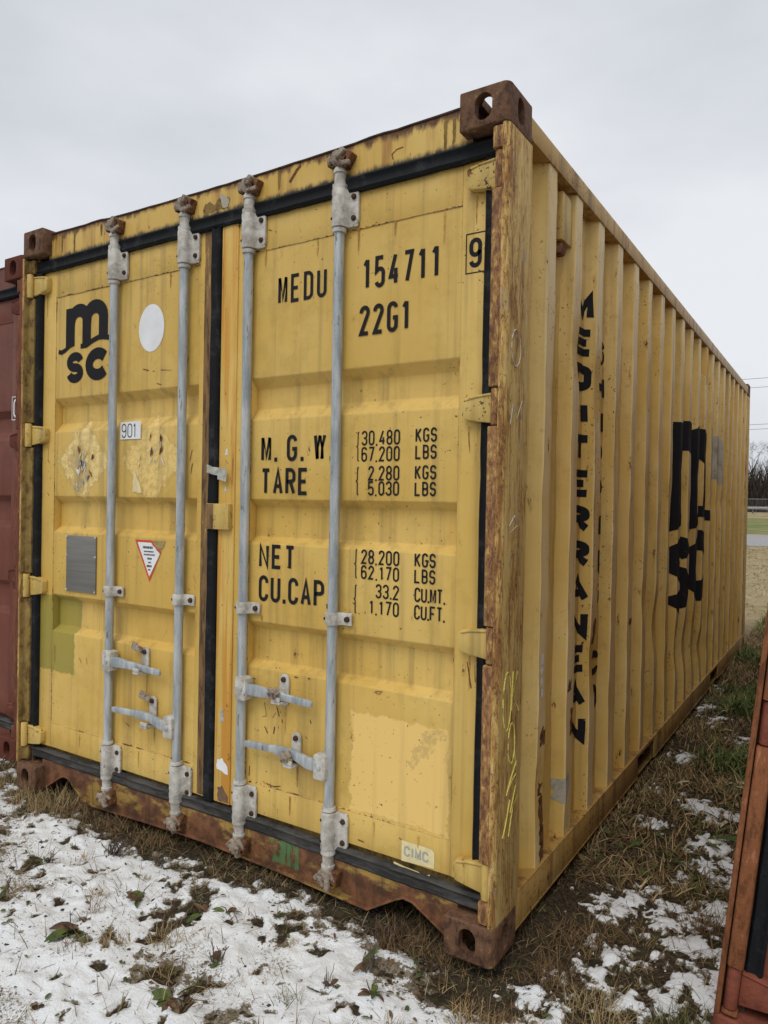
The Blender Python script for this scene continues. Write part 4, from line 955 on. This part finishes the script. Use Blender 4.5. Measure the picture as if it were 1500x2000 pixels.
# ---------------------------------------------------------------- grass and litter
def blades(name, px, py, pz, ln, wd, lean, cols, label, cat, droop=.5, seed=0):
    r = np.random.default_rng(seed); n = len(px); az = r.uniform(0, 2*np.pi, n); tw = az+r.uniform(-.6, .6, n)+np.pi/2
    d = np.stack([np.cos(az), np.sin(az)], -1); s_ = np.stack([np.cos(tw), np.sin(tw), r.uniform(-.3, .3, n)], -1)*wd[:, None]*.5
    base = np.stack([px, py, pz], -1)
    def pt(t):
        h = ln*t*np.cos(lean)-droop*ln*t*t*np.sin(lean)*.55; o = ln*t*np.sin(lean)+ln*t*t*.15
        return base+np.stack([d[:, 0]*o, d[:, 1]*o, h], -1)
    p1, p2, p3 = pt(.4), pt(.75), pt(1.)
    V = np.stack([base-s_, base+s_, p1-s_*.9, p1+s_*.9, p2-s_*.6, p2+s_*.6, p3], 1).reshape(-1, 3)
    T = np.array([[0, 1, 3], [0, 3, 2], [2, 3, 5], [2, 5, 4], [4, 5, 6]]); F = (np.arange(n)[:, None, None]*7+T[None]).reshape(-1, 3)
    me = bpy.data.meshes.new(name); me.vertices.add(len(V)); me.vertices.foreach_set('co', V.astype(np.float32).ravel())
    me.loops.add(F.size); me.loops.foreach_set('vertex_index', F.ravel().astype(np.int32)); me.polygons.add(len(F)); me.polygons.foreach_set('loop_start', np.arange(0, F.size, 3, dtype=np.int32))
    me.update(calc_edges=True)
    at = me.attributes.new('tint', 'FLOAT_COLOR', 'POINT'); C4 = np.concatenate([np.repeat(cols, 7, 0), np.ones((n*7, 1))], 1)
    at.data.foreach_set('color', C4.astype(np.float32).ravel())
    me.materials.append(MT['blade']); o = link(name, me); return tag(o, label, cat, kind='stuff')
g = G('grass_blade'); MT['blade'] = g.fin(g.attr('tint'), .8, 0, None, .2)
def palette(n, kinds, wts, r):
    k = r.choice(len(kinds), n, p=np.array(wts)/sum(wts)); c = np.array(kinds)[k]*r.uniform(.65, 1.3, (n, 1)); return c
STRAW, BROWN, DBRN, GRN, OLV = (.34, .25, .125), (.19, .12, .06), (.085, .055, .03), (.055, .10, .025), (.12, .115, .04)
def scatter(n, x0, x1, y0, y1, dens, r, clump=None):
    x = r.uniform(x0, x1, n); y = r.uniform(y0, y1, n)
    k = r.uniform(0, 1, n) < dens(x, y); return x[k], y[k]
r = np.random.default_rng(3)
def bare(x, y): return np.where(smask(x, y) < 0, 1, .13)
def den_near(x, y): return bare(x, y)*(.25+.75*ss(fbm(x, y, 6, 3, 55), .38, .6))
x, y = scatter(150000, -.7, 3.15, -1.25, 1.3, den_near, r)
inside = (x > .03) & (x < 2.40) & (y > .20); x, y = x[~inside], y[~inside]
n = len(x); z = gz(x, y)-.004
tall = ss(fbm(x, y, 9, 2, 66), .5, .7); ln = r.uniform(.022, .060, n)*(1+.9*tall)*(1-.55*np.exp(-((x-2.40)/.16)**2-((y+.04)/.16)**2))
blades('dry_grass', x, y, z, ln, r.uniform(.0012, .0030, n), r.uniform(.5, 1.45, n), palette(n, [STRAW, BROWN, DBRN, OLV, GRN], [3.2, 4, 2.4, 1.2, .5], r), 'flattened dry brown grass around the foot of the containers', 'grass', seed=1)
x, y = scatter(110000, 2.40, 4.0, .7, 9, lambda a, b: bare(a, b)*(.35+.65*ss(fbm(a, b, 4, 3, 57), .35, .6)), r)
n = len(x); gn = ss(fbm(x, y, 1.7, 3, 77), .42, .62)*ss(y, 1.5, 2.4); cc = palette(n, [STRAW, BROWN, DBRN, OLV], [3.2, 3, 1.5, 1.6], r)*1.25
gg = palette(n, [(.075, .13, .035), (.11, .17, .055), OLV], [3, 2, 1], r)*1.2; pick = (r.uniform(0, 1, n) < gn*.85)[:, None]
blades('gap_grass', x, y, gz(x, y)-.004, r.uniform(.04, .10, n)*(1+.5*gn), r.uniform(.002, .0055, n)*(1+gn), r.uniform(.4, 1.4, n), np.where(pick, gg, cc), 'mixed green and brown grass in the gap right of the yellow container', 'grass', seed=2)
x, y = scatter(60000, -9, 9, 6.5, 30, lambda a, b: .3+.7*ss(fbm(a, b, 1.2, 3, 58), .35, .6), r)
n = len(x); blades('field_grass', x, y, gz(x, y), r.uniform(.04, .12, n), r.uniform(.006, .016, n), r.uniform(.5, 1.4, n), palette(n, [(.46, .36, .21), (.36, .26, .15), (.17, .12, .065), (.17, .17, .05)], [4, 3, 1.0, 2.6], r), 'pale straw and green grass of the open field behind', 'grass', seed=3)
# taller tufts under the sill and in the snow
tx, ty, tl, tcs = [], [], [], []
for (cx, cy, nb, rad, le, c_) in [(.20, -.06, 170, .09, .11, STRAW), (.36, -.03, 200, .10, .12, STRAW), (.50, .00, 160, .09, .10, BROWN), (-.05, -.08, 150, .10, .13, STRAW), (-.22, -.05, 180, .10, .14, STRAW), (.72, -.02, 150, .09, .09, BROWN), (.95, .0, 120, .08, .08, BROWN),
      (2.12, .02, 240, .09, .07, BROWN), (2.24, .06, 200, .08, .07, BROWN), (2.50, -.20, 200, .09, .06, STRAW), (2.58, .12, 200, .07, .09, BROWN), (2.06, .0, 150, .08, .07, DBRN), (2.58, .30, 160, .09, .08, BROWN), (2.74, .02, 200, .09, .09, STRAW), (2.83, -.10, 220, .10, .10, STRAW), (2.92, .62, 160, .08, .10, BROWN), (2.95, .05, 200, .09, .10, OLV), (2.66, -.20, 220, .10, .09, STRAW), (2.5, -.20, 160, .09, .08, BROWN),
      (1.15, -.39, 60, .035, .05, STRAW), (1.22, -.45, 70, .04, .05, BROWN), (1.53, -.42, 90, .05, .06, STRAW), (1.42, -.52, 90, .05, .05, STRAW), (.86, -.24, 40, .03, .05, STRAW), (1.62, -.36, 70, .05, .05, STRAW), (1.36, -.62, 90, .05, .05, BROWN), (.9, -.52, 60, .04, .05, STRAW), (1.66, -.50, 60, .04, .05, BROWN), (2.02, -.42, 60, .04, .06, OLV), (2.30, -.36, 70, .04, .06, STRAW), (1.86, -.20, 40, .02, .04, STRAW), (1.2, -.22, 40, .02, .04, STRAW)]:
    a = r.uniform(0, 2*np.pi, nb); q = rad*np.sqrt(r.uniform(0, 1, nb)); tx.append(cx+q*np.cos(a)); ty.append(cy+q*np.sin(a)); tl.append(le*r.uniform(.45, 1.15, nb)); tcs.append(np.array(c_)*r.uniform(.6, 1.35, (nb, 1)))
x, y, ln, cc = np.concatenate(tx), np.concatenate(ty), np.concatenate(tl), np.concatenate(tcs); n = len(x)
blades('grass_tufts', x, y, gz(x, y), ln, r.uniform(.0012, .0026, n), r.uniform(.15, 1.25, n), cc, 'upright straw-coloured grass tufts under the door sill and poking through snow', 'grass', seed=5)
# grit on the snow and soil
def grit(name, n, seed, label, smin, smax, region, mat, cond):
    r = np.random.default_rng(seed); x = r.uniform(region[0], region[1], n); y = r.uniform(region[2], region[3], n); k = cond(x, y, r); x, y = x[k], y[k]; n = len(x)
    m = smask(x, y); z = np.where(m > .1, sz(x, y), gz(x, y))
    V0 = np.array([(1, 0, 0), (-1, 0, 0), (0, 1, 0), (0, -1, 0), (0, 0, 1), (0, 0, -1)]); T = np.array([(0, 2, 4), (2, 1, 4), (1, 3, 4), (3, 0, 4), (2, 0, 5), (1, 2, 5), (3, 1, 5), (0, 3, 5)])
    s_ = r.uniform(smin, smax, (n, 1, 1))*r.uniform(.6, 1.4, (n, 6, 1)); a = r.uniform(0, 6.28, n)
    V = V0[None]*s_*np.array([1, .8, .5]); c_, s2 = np.cos(a)[:, None], np.sin(a)[:, None]
    V = np.stack([V[..., 0]*c_-V[..., 1]*s2+x[:, None], V[..., 0]*s2+V[..., 1]*c_+y[:, None], V[..., 2]+z[:, None]], -1).reshape(-1, 3)
    F = (np.arange(n)[:, None, None]*6+T[None]).reshape(-1, 3)
    me = bpy.data.meshes.new(name); me.from_pydata(V.tolist(), [], F.tolist()); me.materials.append(mat); return tag(link(name, me), label, 'grit', kind='stuff')
gm_ = plain('dark_grit', (.055, .05, .05), .9, .4, 60)
cl = lambda x, y, r: r.uniform(0, 1, len(x)) < ss(fbm(x, y, 4, 3, 91), .48, .66)+.06
grit('gravel_grit', 4200, 8, 'dark gravel grit scattered over the snow', .0012, .0042, (-.3, 2.8, -1.3, .1), gm_, cl)
grit('soil_gravel', 5200, 18, 'grey gravel lying along the foot of the door sill', .0020, .0075, (.5, 2.3, -.22, .16), plain('grey_gravel', (.12, .115, .11), .9, .5, 90), lambda x, y, r: (smask(x, y) < 0) & (r.uniform(0, 1, len(x)) < ss(fbm(x, y, 3, 3, 95), .40, .55)))
grit('pebbles', 420, 9, 'small dark pebbles showing through the snow and soil', .005, .011, (-.3, 2.9, -1.2, .2), gm_, cl)
# leaves
def leaf(mb, p, az, ln, wd, pitch, curl, roll=0):
    p = Vector(p); d = Vector((math.cos(az), math.sin(az), 0)); sd_ = Vector((-d.y, d.x, 0)); b = len(mb.v); n = 5
    for i in range(n+1):
        t = i/n; w_ = wd*math.sin(math.pi*min(.97, .08+t*.9))**.8
        q = p+d*(ln*t*math.cos(pitch))+Vector((0, 0, ln*t*math.sin(pitch)-curl*ln*t*t))
        up = Vector((0, 0, 1)); sv = sd_*math.cos(roll)+up*math.sin(roll)
        mb.v += [tuple(q-sv*w_*.5+up*w_*.18), tuple(q), tuple(q+sv*w_*.5+up*w_*.18)]
    for i in range(n):
        o_ = b+i*3; mb.f += [(o_, o_+1, o_+4, o_+3), (o_+1, o_+2, o_+5, o_+4)]
def m_leaf(name, a, b_):
    g = G(name); n = g.noise(g.co(), 40, 5, .7); return g.fin(g.mix(g.step(n, .38, .62), a, b_), .7, 0, g.bump(n, .3, .004), .25)
LG = m_leaf('leaf_green', (.045, .075, .02), (.10, .13, .035)); LBR = m_leaf('leaf_brown', (.075, .042, .026), (.17, .10, .05)); LTW = m_leaf('twig_grey', (.07, .055, .045), (.15, .115, .085)); LHK = m_leaf('leaf_straw', (.42, .34, .20), (.58, .50, .33))
def top_z(x, y): 
    a, b = np.array([x]), np.array([y]); return float(max(gz(a, b)[0], sz(a, b)[0] if smask(a, b)[0] > 0 else -9))
def weed(name, label, cat, x, y, kind, sc=1., seed=0, group='weeds poking through the snow'):
    r = random.Random(seed); t = empty(name, (x, y, top_z(x, y)), (0, 0, r.uniform(0, 6))); tag(t, label, cat, group)
    if kind in ('twig', 'stub', 'sprig'):
        n = {'twig': 26, 'stub': 8, 'sprig': 7}[kind]; mb = MB()
        for i in range(n):
            a = r.uniform(0, 6.28); le = sc*r.uniform(.03, .075); tl = r.uniform(.1, .9 if kind != 'stub' else .4); p = Vector((r.uniform(-.02, .02)*sc, r.uniform(-.02, .02)*sc, -.004)); pts = [p]
            d = Vector((math.cos(a)*math.sin(tl), math.sin(a)*math.sin(tl), math.cos(tl)))
            for k in range(3): p = p+d*le/3; d = (d+Vector((r.uniform(-.4, .4), r.uniform(-.4, .4), .1))).normalized(); pts.append(p)
            mb.tube(pts, [.0022*sc, .0018*sc, .0014*sc, .0008*sc], 5)
            if kind == 'twig':
                q = pts[2]; mb.tube([q, q+Vector((r.uniform(-1, 1), r.uniform(-1, 1), .8))*.014*sc], [.0015*sc, .0008*sc], 4)
        mb.build('stem', LTW, t, recalc=False)
    if kind in ('rosette', 'sprig', 'stub', 'droop'):
        n = {'rosette': 9, 'sprig': 4, 'stub': 6, 'droop': 4}[kind]
        for m, cnt in ((LG, (n+1)//2), (LBR, n//2)):
            mb = MB()
            for i in range(cnt): leaf(mb, (r.uniform(-.012, .012)*sc, r.uniform(-.012, .012)*sc, .002), r.uniform(0, 6.28), sc*r.uniform(.03, .06), sc*r.uniform(.012, .022), r.uniform(-.05, .5), r.uniform(.1, .6), r.uniform(-.6, .6))
            mb.build('leaf', m, t, recalc=False)
    if kind in ('rosette', 'droop'):
        mb = MB(); mb.tube([(0, 0, 0), (.012*sc, .004, .018*sc), (.03*sc, .0, .030*sc)], [.002, .0018, .001], 5); mb.build('stem', LTW, t, recalc=False)
    return t
weed('dry_twig_clump', 'bushy grey dried twig clump in the snow near the first lock rod', 'weed', .930, -.155, 'twig', 1.15, 1)
weed('dry_sprig', 'small dark dried sprig in the snow, left of the bushy twig clump', 'weed', .775, -.335, 'sprig', 1., 2)
weed('dry_twig_clump', 'thin low dark twigs in the snow right of the bushy twig clump', 'weed', 1.13, -.10, 'twig', .75, 3)
weed('leaf_rosette', 'flattened green and brown leaf rosette in the middle of the left snow', 'weed', 1.285, -.315, 'rosette', 1.35, 4)
weed('wilted_weed', 'wilted brown and green weed standing left of a second wilted one', 'weed', 1.525, -.26, 'droop', 1.2, 5)
weed('wilted_weed', 'wilted green weed with a bent stem nearer the sill', 'weed', 1.580, -.205, 'droop', 1.1, 6)
weed('weed_stub', 'upright broken green weed stub with brown leaves, below the sill middle', 'weed', 1.735, -.40, 'stub', 1.1, 7)
weed('stalk_cluster', 'cluster of cut upright stalks in snow near the right corner casting', 'weed', 2.118, -.17, 'stub', 1.3, 8)
weed('leaf_rosette', 'dark green leaf in the snow in front of the stalk cluster', 'weed', 2.20, -.275, 'rosette', .9, 9)
weed('weed_stub', 'thin dark double-stemmed weed stub between the sill and the picture bottom', 'weed', 2.075, -.305, 'stub', .75, 10)
weed('leaf_rosette', 'large ragged green leaf pile at the lower left of the snow', 'weed', 1.275, -.565, 'rosette', 1.7, 11)
weed('leaf_rosette', 'broad green leaves at the bottom edge of the picture', 'weed', 1.77, -.60, 'rosette', 1.5, 12)
weed('dry_sprig', 'dark sprig at the left border of the picture', 'weed', .87, -.53, 'sprig', .9, 13)
weed('leaf_rosette', 'small dark leaf tuft alone on clean snow below the third rod', 'weed', 1.74, -.135, 'rosette', .6, 14)
# uncountable leaf litter
for nm, mat, lab, sd_, cnt, reg, sz_ in (('leaf_litter', LBR, 'brown withered leaf scraps on the snow', 21, 620, (-.2, 2.9, -1.1, -.03), (.010, .026)), ('green_scraps', LG, 'small green leaf scraps on the snow and soil', 22, 300, (.4, 2.9, -1.1, .05), (.010, .030)),
        ('gap_leaves', LG, 'green broad grass leaves in the gap beside the containers', 23, 420, (2.46, 3.0, .9, 4.6), (.05, .13)), ('straw_husks', LHK, 'pale straw husks lying in the gap between the containers', 24, 60, (2.5, 3.0, 1.4, 4.6), (.05, .13))):
    r_ = random.Random(sd_); mb = MB()
    for i in range(cnt):
        x, y = r_.uniform(reg[0], reg[1]), r_.uniform(reg[2], reg[3])
        if nm == 'gap_leaves' and r_.random() > float(ss(fbm(np.array([x]), np.array([y]), 1.7, 3, 77), .40, .6)[0]): continue
        if nm in ('leaf_litter', 'green_scraps') and r_.random() > .25+float(ss(fbm(np.array([x]), np.array([y]), 3.5, 3, 93), .45, .62)[0]): continue
        le = r_.uniform(*sz_); leaf(mb, (x, y, top_z(x, y)+.004), r_.uniform(0, 6.28), le, le*(.45 if sz_[1] < .04 else .16), r_.uniform(0, .6), r_.uniform(0, .7), r_.uniform(-.7, .7))
    tag(mb.build(nm, mat, None, recalc=False), lab, 'leaves', kind='stuff')

# ================================================================ far background
g = G('gravel'); c = g.co(); n = g.noise(c, 6, 7, .8)
gv = g.fin(g.mix(g.step(n, .36, .64), (.20, .195, .19), (.42, .41, .40)), .95, 0, g.bump(n, .5, .03))
off = lambda h: (lambda X, Y: gz(X, Y)+h)
o = grid_mesh('gravel_track', axis((-160, 160, 8)), axis((30, 45, 1.5)), off(.012), gv); o['kind'] = 'structure'
g = G('green_verge'); n = g.noise(g.co(), .6, 6, .7)
o = grid_mesh('grass_verge', axis((-160, 160, 8)), axis((47, 74, 1.5)), off(.012), g.fin(g.mix(g.step(n, .4, .62), (.11, .15, .03), (.23, .20, .07)), .95)); o['kind'] = 'structure'
o = grid_mesh('road', axis((-300, 300, 10)), axis((83, 93, 1)), off(.02), plain('asphalt', (.13, .135, .14), .9, .15, 3)); o['kind'] = 'structure'
stl = plain('fence_steel', (.30, .31, .32), .5, .15, 5, .4)
F0 = empty('chain_link_fence', (-8, 75, 0)); tag(F0, 'chain-link fence on steel posts across the far field', 'fence')
zf = float(gz(np.array([0.]), np.array([75.]))[0])
for i in range(-12, 13): MB().tube([(i*3.0, 0, zf-.1), (i*3.0, 0, zf+1.85)], .035, 8).build('fence_post', stl, F0)
MB().tube([(-36, 0, zf+1.82), (36, 0, zf+1.82)], .025, 6).build('top_rail', stl, F0)
mb = MB()
for i in range(-36*4, 36*4, 1):
    for d in (1, -1):
        x0 = i*.25; x1 = x0+d*1.7
        mb.quad((x0, .04, zf+.06), (x0+.008, .04, zf+.06), (x1+.008, .04, zf+1.78), (x1, .04, zf+1.78))
wm = mb.build('wire_mesh', stl, F0, recalc=False); wm['kind'] = 'stuff'
GRL = empty('guardrail', (-8, 80.5, 0)); tag(GRL, 'steel guardrail along the far road', 'guardrail'); zr = float(gz(np.array([0.]), np.array([80.5]))[0])
MB().prism([(0, zr+.42), (.05, zr+.48), (0, zr+.56), (.05, zr+.64), (0, zr+.72), (-.02, zr+.72), (.03, zr+.64), (-.02, zr+.56), (.03, zr+.48), (-.02, zr+.42)], 'x', -60, 60).build('beam', stl, GRL)
for i in range(-20, 21): MB().box(i*3-.06, i*3+.06, .06, .2, zr-.1, zr+.66).build('guardrail_post', plain('post_wood', (.12, .10, .08)) if i == -20 else bpy.data.materials['post_wood'], GRL)
# bare trees
BRK = plain('bare_bark', (.085, .068, .056), .9, .3, 2); TWG = plain('bare_twigs', (.095, .074, .062), .95, .3, .5)
def tree(seed, hgt):
    r_ = random.Random(seed); tr, cr = MB(), MB()
    def grow(p, d, le, ra, lv):
        pts = [p]; rr = [ra]
        for k in range(3): p = p+d*le/3; d = (d+Vector((r_.uniform(-.2, .2), r_.uniform(-.2, .2), r_.uniform(-.02, .16)))).normalized(); pts.append(p); rr.append(ra*(1-.14*(k+1)))
        (tr if lv < 2 else cr).tube(pts, rr, 6 if lv < 2 else 3, cap=False)
        if lv >= 5: return
        for k in range(r_.choice((3, 3, 4)) if lv < 4 else 4):
            a = r_.uniform(0, 6.28); s_ = r_.uniform(.35, .85); u = d.orthogonal().normalized(); v = d.cross(u)
            grow(pts[r_.choice((2, 3, 3))], (d*math.cos(s_)+(u*math.cos(a)+v*math.sin(a))*math.sin(s_)).normalized(), le*r_.uniform(.6, .82), max(rr[-1]*.62, .012), lv+1)
    grow(Vector((0, 0, -.2)), Vector((0, 0, 1)), hgt*.30, hgt*.020, 0); return tr, cr
proto = []
for k, s_ in enumerate((3, 8, 14)):
    a, b = tree(s_, 12.5); o1 = a.build('trunk', BRK, None, recalc=False); o2 = b.build('crown', TWG, None, recalc=False, smooth=False); proto.append((o1.data, o2.data)); bpy.data.objects.remove(o1); bpy.data.objects.remove(o2)
spots = [(-46+i*4.1+random.uniform(-1.5, 1.5), 100+random.uniform(-3, 9)) for i in range(20)]
for i, (x, y) in enumerate(spots):
    t = empty('bare_tree', (x, y, float(gz(np.array([x]), np.array([y]))[0])), (0, 0, random.uniform(0, 6))); s_ = random.uniform(.85, 1.15); t.scale = (s_, s_, s_)
    tag(t, 'leafless grey-brown tree in the row beyond the far fence', 'tree', 'bare trees beyond the fence'); a, b = proto[i % 3]; link('trunk', a, t); link('crown', b, t)
# brush along the tree line
n = 42000; x = r.uniform(-60, 50, n); y = r.uniform(96, 116, n); 
blades('thicket', x, y, gz(x, y), r.uniform(1.5, 8.5, n)*(.6+.6*fbm(x, y, .25, 2, 5)), r.uniform(.06, .20, n), r.uniform(.05, .7, n), palette(n, [(.075, .06, .05), (.11, .085, .065), (.06, .055, .035)], [3, 2, 1], r), 'dense brown brush filling the tree line', 'thicket', seed=9)
# overhead wires on two poles outside the view
PW = plain('pole_wood', (.12, .09, .065), .9, .25, 3)
poles = []
for k, x in enumerate((-42, 26)):
    zp = float(gz(np.array([float(x)]), np.array([79.]))[0]); P = empty('utility_pole', (x, 79, zp))
    tag(P, ('wooden utility pole beyond the left end of the far fence', 'wooden utility pole beyond the right end of the far fence')[k], 'pole', 'poles carrying the overhead wires')
    MB().tube([(0, 0, -.3), (0, 0, 16)], [.17, .11], 10).build('pole', PW, P); MB().box(-.06, .06, -1.1, 1.1, 14.6, 14.75).build('crossarm', PW, P)
for k, (h, yo) in enumerate(((14.4, -.9), (13.8, .9), (10.0, .15), (9.5, -.15))):
    pts = [(-42+68*i/24, 79+yo, h+1.1-1.1*(1-((i-12)/12)**2)) for i in range(25)]
    tag(MB().tube(pts, .022, 4).build('overhead_wire', MT['dark'], None, recalc=False), ('topmost overhead wire crossing the sky at the right', 'second overhead wire from the top at the right', 'third overhead wire from the top, above the treetops', 'lowest overhead wire just above the treetops')[k], 'wire', 'overhead wires')
